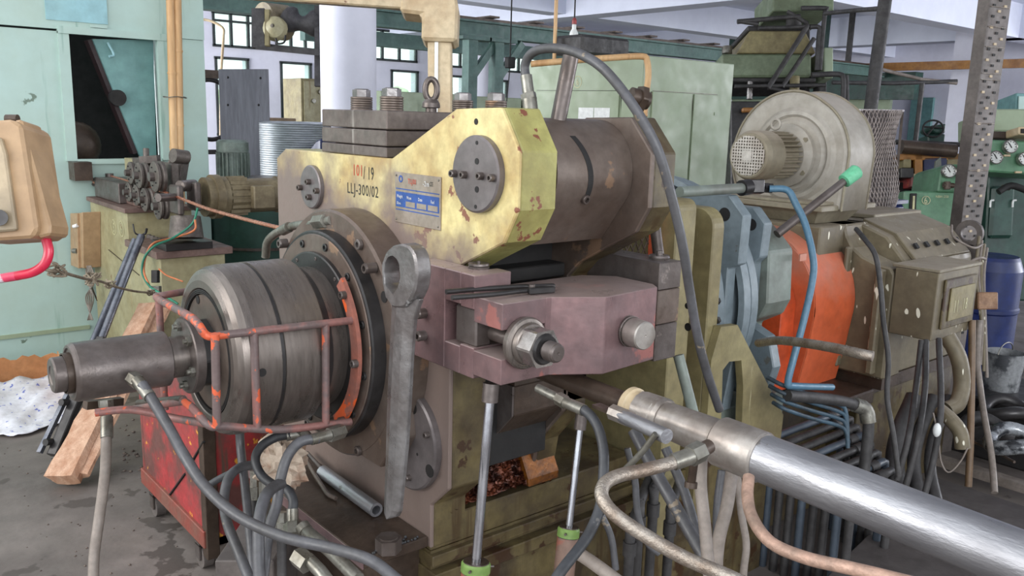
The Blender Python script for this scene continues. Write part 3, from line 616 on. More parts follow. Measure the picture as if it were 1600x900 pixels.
a_, b_ = aD(1021, 335, 2.32), aD(1029, 398, 2.30); mp('link_rod', G().cyl(a_, b_, .015, n=16), STEEL)
a_, b_ = aD(1060, 555, 2.2), aD(1078, 625, 2.2); mp('link_rod', G().cyl(a_, b_ + (b_ - a_) * .5, .014, n=16), GEARD)
mp('wheel_chamber', G().box(1.29, 1.53, 1.66, 2.3, .7, 1.28), DARK, 'wheel chamber coloured black for the shade inside')  # black colour stands in for the shade of the void under the roller
cheek = [(1.60, .93), (1.60, .85), (1.855, .577), (2.0, .577), (2.0, .93)]
lk = mp('lower_cheek', G().prism('x', cheek, 1.3605, 1.6178), BRN, 'dark greasy sloped underside')
make('cheek_face', G().prism('x', cheek, 1.354, 1.360), STEEL, lk, bevel=.001)
make('cheek_top', G().box(1.36, 1.60, 1.60, 1.66, .931, .95), BRN, lk)
# base, foot plate, chips, chute
mp('base_block', G().box(XF + .002, 1.94, 1.702, 2.5, .4905, .575), YELD, 'oily olive-yellow base ledge', .004)
mp('base_rib', G().box(XF - .002, 1.94, 1.685, 2.5, .452, .482), YELD, None, .003); mp('base_rib', G().box(XF - .004, 1.94, 1.67, 2.5, .40, .438), YELD, None, .003)
mp('base_body', G().box(XF + .003, 1.94, 1.703, 2.49, 0, .49), YELD, 'dark oil-stained base', 0)
fp = mp('foot_plate', G().box(.985, XF, 1.71, 2.42, .50, .53), BRN, 'dark bolted steel foot plate', .003)
make('foot_plate_edge', G().box(.982, .9848, 1.71, 2.42, .501, .529), RED, fp); make('foot_support', G().box(1.02, XF, 1.75, 2.3, 0, .498), BRN, fp)
q = aZ(607, 860, .53); make('foot_bolt', G().hexa((q.x, q.y, .53), (q.x, q.y, .565), .034).cyl((q.x, q.y, .565), (q.x, q.y, .569), .024, n=16), STEEL, fp, bevel=.002)
g = G()
for i in range(60): x, y = random.gauss(q.x + .03, .03), random.gauss(q.y - .02, .03); x = min(x, XF - .01); y = max(y, 1.715); g.ball((x, y, .533), random.uniform(.002, .005), 5, 3)
make('metal_filings', g, BLK, fp, kind='stuff')
mp('upper_cavity_floor', G().box(1.29, 1.52, 1.60, 1.70, 1.20, 1.235), DARK)  # shade of the cavity painted in as a black surface
ch = mp('chip_chute', G().prism('x', [(1.795, .74), (1.735, .69), (1.69, .61), (1.69, .585), (1.80, .59)], 1.50, 1.615), RUSTO, 'orange greasy chip chute', .004)
def heap(x, y): return .575 + max(0, min(1, (x - 1.2) / .1)) * max(0, min(1, (1.58 - x) / .10)) * (.012 + .16 * max(0, (x - 1.2) / .38) * max(0, min(1, (y - 1.70) / .10)) + .10 * max(0, min(1, (y - 1.70) / .12)))
g = G(); nx, ny = 26, 12; vs = [(1.19 + .41 * i / nx, 1.704 + .15 * j / ny, heap(1.19 + .41 * i / nx, 1.704 + .15 * j / ny) + random.uniform(-.004, .004)) for j in range(ny + 1) for i in range(nx + 1)]
g.add(vs, [(j * (nx + 1) + i, j * (nx + 1) + i + 1, (j + 1) * (nx + 1) + i + 1, (j + 1) * (nx + 1) + i) for j in range(ny) for i in range(nx)])
for i in range(2200):
    x = random.uniform(1.20, 1.57); y = 1.704 + abs(random.gauss(0, .055)); z = heap(x, y)
    d = V((random.uniform(-1, 1), random.uniform(-1, 1), random.uniform(-.5, .8))).normalized(); e = d.cross(V((random.random(), .3, 1))).normalized(); s_ = random.uniform(.004, .011)
    c_ = V((x, y, z + .003)); m_ = c_ + d.cross(e) * s_ * .4
    g.add([c_ - d * s_ - e * s_ * .4, c_ - d * s_ + e * s_ * .4, m_ + e * s_ * .5, c_ + d * s_ + e * s_ * .3, c_ + d * s_ - e * s_ * .3, m_ - e * s_ * .5], [(0, 1, 2, 5), (5, 2, 3, 4)])
make('copper_chips', g, COPC, None, 'pile of oily copper chips on the machine ledge', cat='scrap', kind='stuff')

# lift cylinders with chrome rods
def lift(label, top, bot, r, parts):
    top, bot = V(top), V(bot); d = (bot - top).normalized()
    t = thing('hydraulic_lift_cylinder', label, 'cylinder', (bot.x, bot.y, 0))
    make('rod', G().cyl(top, bot + d * .02, r, n=24), CHROME, t); make('rod_eye', G().cyl(top - d * .012, top + d * .03, r * 1.7, n=20), STEEL, t)
    R3 = r * 3.1
    make('gland', G().lathe(bot, d, [(0, r), (0, R3 * .9), (.004, R3), (.022, R3)], 32), GRNL, t)
    make('gland_top', G().lathe(bot - d * .002, d, [(0, r), (0, R3 * .86), (.004, R3 * .9)], 32), BRN, t)
    k = (bot.z - .02) / -d.z
    make('barrel', G().cyl(bot + d * .022, bot + d * k, R3 * .93, n=32), BLUED, t); make('paint_band', G().lathe(bot, d, [(.024, R3 * .95), (k * .8, R3 * .95)], 32), mat('chipped_orange_barrel' + label[:4], (196, 84, 62), .5, 0, (120, 96, 84), 7, .4, .5), t)
    g = G()
    for i in range(3):
        a = i * 2.1 + 1; f_, u_, v_ = frame(d); g.cyl(bot + d * .01 + (u_ * math.cos(a) + v_ * math.sin(a)) * R3, bot + d * .01 + (u_ * math.cos(a) + v_ * math.sin(a)) * (R3 + .008), .003, n=8)
    make('grub_screw', g, STEEL, t)
T1, B1_ = aX(767, 607, 1.15), aX(744, 878, 1.10); lift('chromed lift cylinder under the clamp beam, nearer the yellow plate', T1, B1_, .0108, 0)
T2, B2_ = aD(908, 652, 2.12), aD(889, 824, 2.12); lift('thinner chromed lift cylinder right of the copper chips', T2, B2_, .0088, 0)

# ------------------------------------------------------------------ ring spanner standing against the machine
sp = thing('ring_spanner', 'huge forged steel ring spanner standing upright against the machine front', 'spanner', aX(630, 805, 1.06))
def S(x, y, X_=1.02): return aX(x, y, X_)
hc_ = S(634, 428); 
cy = [S(x, y) for x, y in ((612, 392), (622, 383), (636, 380), (650, 385), (658, 400), (661, 425), (658, 450), (650, 468), (640, 480), (622, 480), (611, 465), (606, 440), (605, 412))]
hex_ = [S(x, y) for x, y in ((615, 402), (622, 399), (628, 404), (632, 411), (634, 432), (630, 448), (622, 458), (617, 451), (610, 444), (609, 425), (611, 410))]
oc = [S(632, 430, 1.02)]
def loft(outer, inner, x0, x1, n=48):
    import bisect
    ctr = sum(inner, V((0, 0, 0))) / len(inner)
    def rad(poly, a):
        dy, dz = math.cos(a), math.sin(a)
        best = 0
        for i in range(len(poly)):
            p, q = poly[i] - ctr, poly[(i + 1) % len(poly)] - ctr
            ex, ez = q.y - p.y, q.z - p.z; det = dy * (-ez) + ex * dz
            if abs(det) < 1e-12: continue
            t = (p.y * (-ez) + ex * p.z) / det; s_ = (dy * p.z - dz * p.y) / det
            if t > 0 and -1e-6 <= s_ <= 1 + 1e-6: best = max(best, t)
        return best
    g = G(); rings = []
    for (x, f, po) in ((x0 + .004, 1, outer), (x0, .94, outer), (x0, 1.04, inner), (x0 + .004, 1, inner), (x1, 1, inner), (x1, .95, outer), (x1 - .005, 1, outer)):
        rings.append([(x, ctr.y + math.cos(a) * rad(po, a) * f, ctr.z + math.sin(a) * rad(po, a) * f) for a in [2 * PI * i / n for i in range(n)]])
    vs = [p for r_ in rings for p in r_]; m = len(rings)
    g.add(vs, [(k * n + i, k * n + (i + 1) % n, ((k + 1) % m) * n + (i + 1) % n, ((k + 1) % m) * n + i) for k in range(m) for i in range(n)], True); return g
sharpen(make('ring_head', loft(cy, hex_, 1.005, 1.045), FORG, sp, bevel=0), .5)
# handle: tapered bar with a ridge
def hand(pts, x0, x1):
    g = G(); vs = []
    for (l, r_, y, tz) in pts:
        a_, b_ = S(l, y), S(r_, y); m_ = (a_ + b_) / 2; tx = 1.045 - (1 - tz) * .0
        vs += [(x0 + .008, a_.y, a_.z), (x0, a_.y * .65 + b_.y * .35, a_.z), (x0 + .004, a_.y * .3 + b_.y * .7, b_.z), (x0 + .014, b_.y, b_.z), (x1, b_.y, b_.z), (x1, a_.y, a_.z)]
    n = 6; m = len(pts)
    g.add(vs, [(k * n + i, k * n + (i + 1) % n, (k + 1) * n + (i + 1) % n, (k + 1) * n + i) for k in range(m - 1) for i in range(n)] + [tuple(range(n - 1, -1, -1)), tuple(range((m - 1) * n, m * n))]); return g
make('handle', hand([(613, 655, 468, 1), (614, 650, 482, 1), (613, 645, 500, 1), (612, 643, 520, 1), (610, 640, 560, 1), (607, 637, 620, 1), (605, 632, 700, 1), (603, 626, 760, 1), (602, 622, 800, 1), (606, 618, 808, 1)], 1.008, 1.034), FORG, sp, bevel=.002)

# ------------------------------------------------------------------ tongs on the beam
tg = thing('blacksmith_tongs', 'black flat-jawed tongs lying on top of the clamp beam', 'tongs', aZ(800, 460, 1.2185))
zt2 = 1.226
a1, a2 = aZ(697, 456, zt2 + .006), aZ(830, 449, zt2)
make('handle', G().tube([aZ(697, 456, zt2 + .006), aZ(760, 451, zt2 + .004), aZ(815, 448, zt2), aZ(835, 449, zt2)], .0058, 8, 4), BLUED, tg)
make('handle', G().tube([aZ(706, 465, zt2 + .004), aZ(770, 460, zt2 + .002), aZ(812, 455, zt2), aZ(835, 453, zt2)], .0058, 8, 4), BLUED, tg)
make('jaw', G().bar(aZ(826, 449, zt2), aZ(867, 448, zt2), .011, .014), BLUED, tg, bevel=.002); make('jaw', G().bar(aZ(826, 455, zt2), aZ(866, 452, zt2), .011, .014), BLUED, tg, bevel=.002)
q = aZ(831, 452, zt2); make('rivet', G().cyl((q.x, q.y, zt2 - .007), (q.x, q.y, zt2 + .011), .007, n=14), STEEL, tg)

# ------------------------------------------------------------------ big outlet tube
AXX = 1.35
def tp(t): # t: Y position along the tube
    return V((AXX, t, 1.0 - (1.37 - t) * .028))
ot = thing('outlet_tube', 'long silvery galvanised outlet tube running to the lower right edge', 'tube', (AXX, .8, .95))
dT = (tp(0) - tp(1)).normalized()
def seg(name, y0, y1, prof_, m, n=56, lab=None):
    L_ = (tp(y1) - tp(y0)).length; return make(name, G().lathe(tp(y0), dT, [(t * L_, r) for t, r in prof_], n), m, ot, lab)
seg('inlet_pipe', 1.56, 1.17, [(0, .024), (1, .024)], BRN, lab='brown scorched inlet pipe')
seg('inlet_collar', 1.205, 1.17, [(0, .024), (0, .036), (.15, .041), (.5, .041), (.6, .036), (1, .035)], CRM)
seg('hex_union', 1.172, 1.10, [(0, .034), (.05, .041), (.85, .043), (1, .041), (1, .03)], ALU, 12)
seg('intermediate_tube', 1.12, .955, [(0, .042), (.1, .037), (1, .041)], ALU)
seg('collar', .962, .862, [(0, .038), (0, .047), (.03, .049), (.95, .0495), (1, .047), (1, .04)], ALU, lab='wide grey collar with hose port')
seg('main_tube', .87, -.6, [(0, .0455), (1, .0455), (1, .040), (0, .040)], GALV)
# clamp latch on the collar
a_, b_, c_ = aD(931, 633, 1.78), aD(985, 655, 1.70), aD(1042, 682, 1.6)
la = make('latch_body', G().cyl(a_ * .35 + b_ * .65, c_, .0145, n=20), GALV, ot, 'small latch cylinder'); make('latch_bar', G().bar(a_, b_, .022, .007), BRN, la); make('latch_nut', G().cyl(b_ * .5 + a_ * .5, b_, .017, n=8, sm=False), ALU, la)
make('latch_lever', G().tube([aD(1025, 678, 1.6), aD(1000, 710, 1.63), aD(975, 735, 1.68)], .0062, 10, 3), FIT, ot)
q0, q1, q2 = aD(1108, 697, 1.49), aD(1096, 704, 1.475), aD(1078, 713, 1.46)
po = make('hose_port', G().cyl(q0, q1, .0125, n=16), BRN, ot); make('port_nut', G().hexa(q1, q2, .0185), FIT, po)
make('drain_stub', G().cyl(aD(1084, 725, 1.6), aD(1080, 755, 1.62), .008, n=12).cyl(aD(1080, 753, 1.62), aD(1079, 762, 1.62), .012, n=12), BRN, ot)

# ================================================================== HOSES
def hose(name, label, pts, r, m, cat='hose', fits=(), group=None, n=10, sub=6):
    P = [aD(*p) for p in pts]
    t = thing(name, label, cat, tuple(P[-1]), group)
    make('tube', G().tube(P, r, n, sub), m, t)
    for f in fits:   # (px,py,d, px,py,d, radius, hex?)
        a_, b_ = aD(*f[:3]), aD(*f[3:6]); g = G(); (g.hexa if f[7] else g.cyl)(a_, b_, f[6]); make('hex_nut' if f[7] else 'ferrule', g, FIT, t)
    return t
hose('hydraulic_hose', 'thick grey hose curving from the blackened cylinder down across the foreground', [(222, 600, 1.90), (240, 628, 1.88), (262, 665, 1.86), (287, 710, 1.84), (320, 760, 1.80), (370, 805, 1.75), (440, 838, 1.70), (520, 857, 1.66), (580, 876, 1.62), (625, 910, 1.6)], .0115, HOSE,
     fits=[(206, 590, 1.93, 217, 598, 1.915, .017, 1), (214, 594, 1.915, 234, 620, 1.885, .0135, 0)])
hose('hydraulic_hose', 'grey hose hanging straight down from under the blackened cylinder', [(167, 655, 2.12), (166, 690, 2.1), (164, 740, 2.1), (155, 810, 2.1), (147, 870, 2.08), (146, 925, 2.06)], .0125, HOSEB,
     fits=[(165, 625, 2.12, 166, 636, 2.12, .018, 1), (166, 636, 2.12, 167, 652, 2.12, .012, 0), (167, 652, 2.12, 167, 684, 2.1, .0145, 0)])
hose('hydraulic_hose', 'pale grey hose dropping straight behind the cage rails', [(374, 660, 2.3), (376, 700, 2.3), (383, 760, 2.26), (390, 830, 2.2), (397, 905, 2.15)], .0115, HOSE)
hose('hydraulic_hose', 'grey hose from the right housing fitting arching down in front', [(498, 685, 2.06), (470, 690, 2.04), (450, 712, 2.02), (438, 750, 2.0), (432, 790, 1.98), (420, 830, 1.95), (411, 905, 1.9)], .0125, HOSE,
     fits=[(486, 687, 2.05, 516, 679, 2.08, .0135, 0), (514, 680, 2.08, 535, 673, 2.12, .018, 1)])
hose('hydraulic_hose', 'dark hose from the left housing fitting looping to an upright fitting', [(455, 679, 2.2), (430, 684, 2.2), (408, 698, 2.18), (399, 718, 2.16), (408, 742, 2.14), (428, 758, 2.1), (448, 765, 2.06), (458, 782, 2.04), (457, 800, 2.03)], .0115, BLK,
     fits=[(447, 681, 2.2, 476, 676, 2.22, .014, 0), (470, 671, 2.2, 484, 685, 2.22, .012, 0), (457, 795, 2.03, 457, 822, 2.02, .0135, 0), (457, 820, 2.02, 457, 838, 2.0, .0215, 1)])
hose('hydraulic_hose', 'grey hose looping out from behind the vertical foreground hoses', [(440, 755, 2.0), (424, 764, 1.96), (412, 782, 1.92), (405, 815, 1.88), (404, 860, 1.86), (406, 910, 1.84)], .0135, HOSE)
hose('hydraulic_hose', 'black-grey hose forming a loop beside the red cart', [(392, 727, 2.3), (372, 732, 2.26), (356, 750, 2.22), (350, 785, 2.18), (356, 820, 2.12), (372, 860, 2.06), (392, 910, 2.0)], .0125, HOSE)
hose('hydraulic_hose', 'short dark hose end poking out between cart and loop', [(326, 758, 2.4), (345, 747, 2.38), (372, 734, 2.34)], .010, BLK)
for i, (x, y0, y1, d, l) in enumerate(((398, 735, 780, 2.35, 'standing by the loop'), (412, 752, 810, 2.3, 'half hidden behind the hoses'), (440, 800, 828, 2.15, 'just left of the looped hose nut'))):
    t = thing('pipe_fitting', 'upright zinc hose fitting ' + l, 'fitting', tuple(aD(x, y1, d)))
    make('stem', G().cyl(aD(x, y0, d), aD(x, y0 + (y1 - y0) * .55, d), .0135, n=8, sm=False), FIT, t); make('hex_nut', G().hexa(aD(x, y0 + (y1 - y0) * .55, d), aD(x, y1, d), .0185), FIT, t)
    make('base_pipe', G().cyl(aD(x, y1, d), aD(x + 1, 915, d), .012), DPIPE, t)
hose('steel_pipe', 'grey steel pipe running down below the foot plate', [(474, 826, 2.0), (515, 860, 1.9), (560, 905, 1.8)], .0145, FIT, 'pipe', fits=[(472, 822, 2.0, 478, 830, 1.99, .017, 0)], sub=1)
hose('steel_pipe', 'short steel pipe with hexagon union in the bottom centre-left corner', [(480, 872, 1.75), (500, 892, 1.72), (515, 912, 1.7)], .0135, FIT, 'pipe', fits=[(465, 868, 1.76, 482, 882, 1.74, .021, 1)], sub=1)
g = G().obox(aD(405, 905, 2.35), RT * .075, (0, 0, .12), _fh * .12); make('valve_block', g, GAL, None, 'grey steel valve block below the hoses', bevel=.003, cat='valve')
# hydraulic line into the top of the flange
hose('oil_pipe', 'short bent steel oil pipe entering the top of the housing flange', [(415, 402, 2.62), (418, 378, 2.6), (434, 363, 2.56), (455, 354, 2.5), (478, 350, 2.42), (495, 347, 2.36)], .0125, FIT, 'pipe', fits=[(494, 347, 2.35, 510, 345, 2.30, .0195, 1), (442, 360, 2.53, 452, 355, 2.50, .0155, 0), (508, 345.5, 2.31, 518, 344, 2.28, .012, 0)])
# big overhead hose
hose('hydraulic_hose', 'long dark hose arching over the top and down in front of the roller', [(822, 122, 1.98), (820, 103, 1.98), (828, 86, 1.96), (845, 77, 1.93), (875, 76, 1.88), (905, 84, 1.84), (940, 105, 1.8), (975, 145, 1.78), (1005, 190, 1.78), (1030, 240, 1.79), (1050, 310, 1.82), (1066, 380, 1.85), (1077, 450, 1.9), (1089, 520, 1.95), (1104, 580, 2.0), (1124, 640, 2.08)], .0105, HOSE,
     fits=[(822, 118, 1.98, 826, 147, 1.98, .0135, 0), (825, 146, 1.98, 827, 155, 1.98, .018, 1), (827, 155, 1.98, 829, 174, 1.98, .0175, 0)], n=14)
# under-clamp black hose
hose('hydraulic_hose', 'black hose dropping from below the clamp beam past the thinner chrome rod', [(912, 640, 1.78), (925, 652, 1.76), (936, 672, 1.74), (943, 705, 1.72), (943, 740, 1.70), (938, 790, 1.68), (918, 838, 1.64), (880, 888, 1.58), (862, 915, 1.56)], .0105, BLK,
     fits=[(884, 629, 1.82, 912, 641, 1.78, .0125, 0), (872, 622, 1.84, 884, 629, 1.82, .0145, 1), (840, 606, 1.88, 874, 623, 1.84, .010, 0)], n=14)
hose('braided_hose', 'steel-braided hose sweeping out from the tube collar in a wide bend', [(1064, 719, 1.455), (1040, 726, 1.44), (1000, 736, 1.42), (965, 744, 1.40), (944, 757, 1.38), (941, 778, 1.36), (962, 805, 1.34), (1010, 838, 1.32), (1070, 872, 1.30), (1120, 893, 1.28), (1170, 915, 1.27)], .0112, BRAID,
     fits=[(1052, 722, 1.45, 1084, 711, 1.462, .0145, 0)], n=18)
hose('braided_hose', 'pinkish dusty hose curving from under the tube to the bottom right', [(1170, 745, 1.5), (1168, 775, 1.47), (1176, 810, 1.43), (1205, 848, 1.38), (1260, 872, 1.33), (1330, 888, 1.28), (1400, 905, 1.24), (1480, 925, 1.2)], .0102, mat('pink_dusty_braid', (186, 152, 134), .5, .3, (140, 118, 104), 12, bump=.4, bsc=160), n=14)
# cables below the tube
hose('cable_conduit', 'thick grey conduit slanting down behind the braided hose', [(990, 672, 2.0), (1020, 730, 1.96), (1060, 800, 1.9), (1100, 870, 1.84), (1125, 915, 1.8)], .0145, HOSE)
hose('cable_conduit', 'grey conduit just behind the slanting one', [(1040, 700, 2.1), (1070, 770, 2.06), (1090, 840, 2.0), (1100, 880, 1.98)], .012, HOSE)
hose('cable_conduit', 'pale dusty conduit hanging directly below the collar', [(1096, 715, 1.75), (1095, 760, 1.74), (1101, 820, 1.72), (1110, 915, 1.7)], .0125, HOSEB)
hose('cable_conduit', 'pale conduit crossing to the right of the collar port', [(1144, 735, 1.85), (1136, 790, 1.82), (1122, 850, 1.8), (1118, 920, 1.8)], .0135, HOSEB)
hose('cable_conduit', 'thin grey conduit between the two pale ones', [(1128, 735, 1.95), (1121, 790, 1.95), (1120, 850, 1.95), (1121, 930, 1.95)], .0095, HOSE)
hose('cable_conduit', 'thin pale conduit behind the pink dusty hose', [(1152, 742, 2.0), (1158, 800, 2.0), (1166, 850, 2.0), (1162, 892, 2.0), (1158, 960, 2.0)], .0085, HOSEB)
hose('flexible_conduit', 'ribbed grey flexible conduit in the dark gap below the tube', [(980, 700, 2.2), (992, 750, 2.2), (996, 800, 2.2), (1010, 845, 2.2), (1030, 865, 2.2)], .009, HOSE)
hose('cable_conduit', 'grey conduit low behind the thinner lift cylinder', [(900, 862, 1.75), (930, 882, 1.7), (970, 912, 1.66)], .0135, HOSEB)
hose('flexible_conduit', 'thin dark flexible conduit right of the thinner lift cylinder', [(940, 805, 2.2), (955, 840, 2.2), (962, 890, 2.2)], .009, HOSE)
rr = random.Random(4)
for i, (x, y0, y1, d) in enumerate(((1000, 790, 905, 2.4), (1022, 770, 905, 2.45), (1048, 800, 905, 2.5), (985, 830, 905, 2.35))):
    q = aD(x, y0, d); t = thing('elbow_pipe', 'dark dusty elbow pipe in the dark below the tube, %s' % ['second from left', 'third from left', 'rightmost', 'leftmost'][i], 'pipe', (q.x, q.y, 0), 'elbow pipes below the tube')
    b_ = V((q.x, q.y, 0)); make('pipe', G().tube([b_, V((q.x, q.y, q.z - .03)), V((q.x + .004, q.y + .006, q.z)), V((q.x + .03, q.y + .02, q.z + .012)), V((q.x + .16, q.y + .1, q.z + .02))], .014, 10, 4), DPIPE, t)
    make('socket', G().cyl((q.x, q.y, q.z - .07), (q.x, q.y, q.z - .03), .019, n=12), DPIPE, t)

# ================================================================== LEFT FOREGROUND
# red cart
ct = thing('red_cart', 'chipped red steel cart on castors below the steel drum', 'cart', (1.05, 3.1, 0))
cx0, cy0, cy1 = .985, 2.78, 3.45
make('side_panel', G().box(cx0, cx0 + .02, cy0 + .03, cy1, .16, .66), CARTR, ct, bevel=.003); make('end_panel', G().box(cx0 + .03, 1.55, cy0, cy0 + .02, .1, .66), CARTR, ct)
make('corner_post', G().box(cx0 - .004, cx0 + .04, cy0 - .012, cy0 + .032, .06, .67), BRN, ct, bevel=.002); make('bottom_rail', G().box(cx0 - .012, cx0 + .03, cy0, cy1 + .02, .101, .165), mat('rusty_cart_rail', (128, 88, 76), .5, .2, (150, 70, 60), 8), ct, bevel=.003)
make('far_panel', G().box(cx0, 1.55, cy1, cy1 + .02, .1, .66), CARTR, ct); make('cart_floor', G().box(cx0, 1.55, cy0, cy1, .1, .13), CARTR, ct); make('far_side_panel', G().box(1.53, 1.55, cy0, cy1, .1, .66), CARTR, ct)
def slit(a, b, w=.010):
    a_, b_ = aX(*a, cx0), aX(*b, cx0); make('slit', G().bar(a_ + V((-.001, 0, 0)), b_ + V((-.001, 0, 0)), .005, w, (1, 0, 0)).bar(a_, b_, .001, w), DARK, ct)
for a_, b_ in (((319, 690), (303, 718)), ((290, 740), (262, 779)), ((263, 781), (322, 830)), ((228, 755), (243, 766))): slit(a_, b_)
for (y, nm) in ((cy1 - .10, 0), (cy0 + .07, 1)):
    for x in (1.0, 1.48):
        cs = make('castor', G().cyl((x - .018, y, .042), (x + .018, y, .042), .042, n=24), GAL, ct); make('fork', G().box(x - .026, x - .021, y - .02, y + .02, .035, .092).box(x + .021, x + .026, y - .02, y + .02, .035, .092).box(x - .026, x + .026, y - .02, y + .02, .088, .1), STEEL, cs)
# split log and the long grey tool leaning in the corner
def plank(pts, r0, r1, seed, m, name, parent, n=12):
    rd = random.Random(seed); P = [V(p) for p in pts]; d = (P[-1] - P[0]).normalized(); f_, u, v = frame(d); g = G(); N_ = 14; vs = []
    rad = [rd.uniform(.7, 1.15) for _ in range(n)]
    for k in range(N_ + 1):
        t = k / N_; c_ = P[0] * (1 - t) + P[-1] * t; rr_ = r0 * (1 - t) + r1 * t
        vs += [c_ + (u * math.cos(2 * PI * i / n) * 1.35 + v * math.sin(2 * PI * i / n) * .65) * rr_ * rad[i] * rd.uniform(.93, 1.05) for i in range(n)]
    g.add(vs, [(k * n + i, k * n + (i + 1) % n, (k + 1) * n + (i + 1) % n, (k + 1) * n + i) for k in range(N_) for i in range(n)]); g.add(vs[:n], [tuple(range(n - 1, -1, -1))]); g.add(vs[-n:], [tuple(range(n))])
    return make(name, g, m, parent)
L0 = aZ(100, 757, .02); L1 = aX(236, 478, 1.34)
lg = thing('split_log', 'pale split length of timber leaning against the feeder cabinet', 'log', (L0.x, L0.y, 0))
plank([L0 + V((0, 0, .02)), L1], .062, .045, 3, WOOD, 'split_half', lg); f_, u, v = frame(L1 - L0); plank([L0 + V((.055, -.02, .035)), L1 + V((.05, -.02, -.02))], .04, .034, 9, WOOD, 'split_half', lg)
TL0 = aZ(84, 722, .015); TL1 = aX(221, 368, 1.35)
tl = thing('long_feed_arm', 'long blue-grey steel arm tool leaning beside the split log', 'tool', (TL0.x, TL0.y, 0))
d = (TL1 - TL0)
make('twin_tube', G().cyl(TL0 + d * .5, TL1, .019, n=18), BLUET, tl); make('twin_tube', G().cyl(TL0 + d * .45 + V((-.035, 0.01, 0)), TL1 + V((-.03, .01, -.02)), .015, n=18), BLUET, tl)
make('lower_bar', G().bar(TL0 + V((0, 0, .03)), TL0 + d * .52, .05, .04), BLUED, tl, bevel=.004); make('lower_rail', G().bar(TL0 + V((-.05, .02, .05)), TL0 + d * .42 + V((-.04, .01, 0)), .02, .02), BLUET, tl)
for k in (.08, .24, .36): q = TL0 + d * k + V((-.04, 0, .01)); make('clamp', G().cyl(q, q + V((-.03, -.02, .01)), .016, n=12), BLUED, tl)
make('hook', G().tube([TL1, TL1 + V((.02, 0, .01)), TL1 + V((.025, -.01, .035))], .006, 8), BLUED, tl); make('hook', G().tube([TL1, TL1 + V((-.03, 0, .015)), TL1 + V((-.035, 0.01, .06))], .004, 8), BLUED, tl)
# cardboard box with printed paper
cb = thing('cardboard_box', 'torn open brown cardboard box on the floor by the teal enclosure', 'box', aZ(30, 640, 0))
e0, e1 = aZ(-60, 668, 0), aZ(108, 645, 0)
ax_ = (e1 - e0).normalized(); pr = V((-ax_.y, ax_.x, 0)); pr = pr if pr.y > 0 else -pr
L_ = (e1 - e0).length
def wallp(p, q, h, th, jag, seed):
    rd = random.Random(seed); g = G(); n = 16; dd = (q - p); nn = V((-dd.y, dd.x, 0)).normalized() * th; vs = []
    for i in range(n + 1):
        b_ = p + dd * i / n; hh = h * (1 + rd.uniform(-jag, jag)); vs += [b_, b_ + nn, b_ + nn + V((0, 0, hh)), b_ + V((0, 0, hh))]
    g.add(vs, [(4 * i + a, 4 * i + (a + 1) % 4, 4 * i + 4 + (a + 1) % 4, 4 * i + 4 + a) for i in range(n) for a in range(4)] + [(3, 2, 1, 0), (4 * n, 4 * n + 1, 4 * n + 2, 4 * n + 3)]); return g
make('back_wall', wallp(e0 + pr * .5, e1 + pr * .5, .20, .006, .07, 1), CARD, cb); make('left_wall', wallp(e0, e0 + pr * .5, .18, .006, .05, 2), CARD, cb); make('right_wall', wallp(e1, e1 + pr * .5, .21, .006, .06, 3), CARD, cb); make('box_bottom', wallp(e0 + V((0, 0, .002)), e1 + V((0, 0, .002)), .01, .5, .0, 4), CARD, cb)
g = G(); nx, ny = 26, 18; vs = []
rd = random.Random(5)
for j in range(ny + 1):
    for i in range(nx + 1):
        u_, v_ = i / nx, j / ny
        base = e0 + ax_ * L_ * (-.05 + 1.08 * u_) + pr * (.36 - .60 * v_)
        z = .10 * max(0, 1 - v_ * 1.25) ** .8 + .012 + .016 * math.sin(u_ * 19 + v_ * 7) * math.cos(v_ * 13 + u_ * 5) + rd.uniform(0, .006)
        if v_ > .8: z = .012 + rd.uniform(0, .01)
        base += pr * (.05 * math.sin(u_ * 9) * v_); vs.append(base + V((0, 0, max(z, .008))))
g.add(vs, [(j * (nx + 1) + i, j * (nx + 1) + i + 1, (j + 1) * (nx + 1) + i + 1, (j + 1) * (nx + 1) + i) for j in range(ny) for i in range(nx)], True)
o = make('printed_paper_sheet', g, PAPER, None, 'crumpled white sheet with small blue print draped over the cardboard', cat='paper'); m_ = o.modifiers.new('s', 'SOLIDIFY'); m_.thickness = .002
# floor debris
g = G(); rd = random.Random(8)
for i in range(130):
    p = aZ(rd.uniform(0, 360), rd.uniform(640, 900), 0) if i % 3 else aZ(rd.uniform(190, 235), rd.uniform(640, 740), 0)
    s_ = rd.uniform(.002, .006) if i % 3 else rd.uniform(.004, .011); g.ball((p.x, p.y, s_ * .4), s_, 5, 3, (1, rd.uniform(.5, 1), .5))
make('floor_debris', g, STONE, None, 'scattered grit and scraps on the oily floor', cat='debris', kind='stuff')
# rag on the foot plate corner
g = G(); c_ = aD(440, 725, 2.38); rd = random.Random(3)
n, m = 22, 14; vs = []
for i in range(m + 1):
    a = PI * i / m
    for k in range(n): f = .075 * (1 + rd.uniform(-.28, .28)); vs.append(c_ + V((math.sin(a) * math.cos(2 * PI * k / n) * .9, math.sin(a) * math.sin(2 * PI * k / n), math.cos(a) * 1.0)) * f)
g.add(vs, [(i * n + k, i * n + (k + 1) % n, (i + 1) * n + (k + 1) % n, (i + 1) * n + k) for i in range(m) for k in range(n)])
g.v = [p for p in g.v]; make('dirty_rag', g, RAG, None, 'bunched dirty white rag behind the arching hoses', cat='rag')
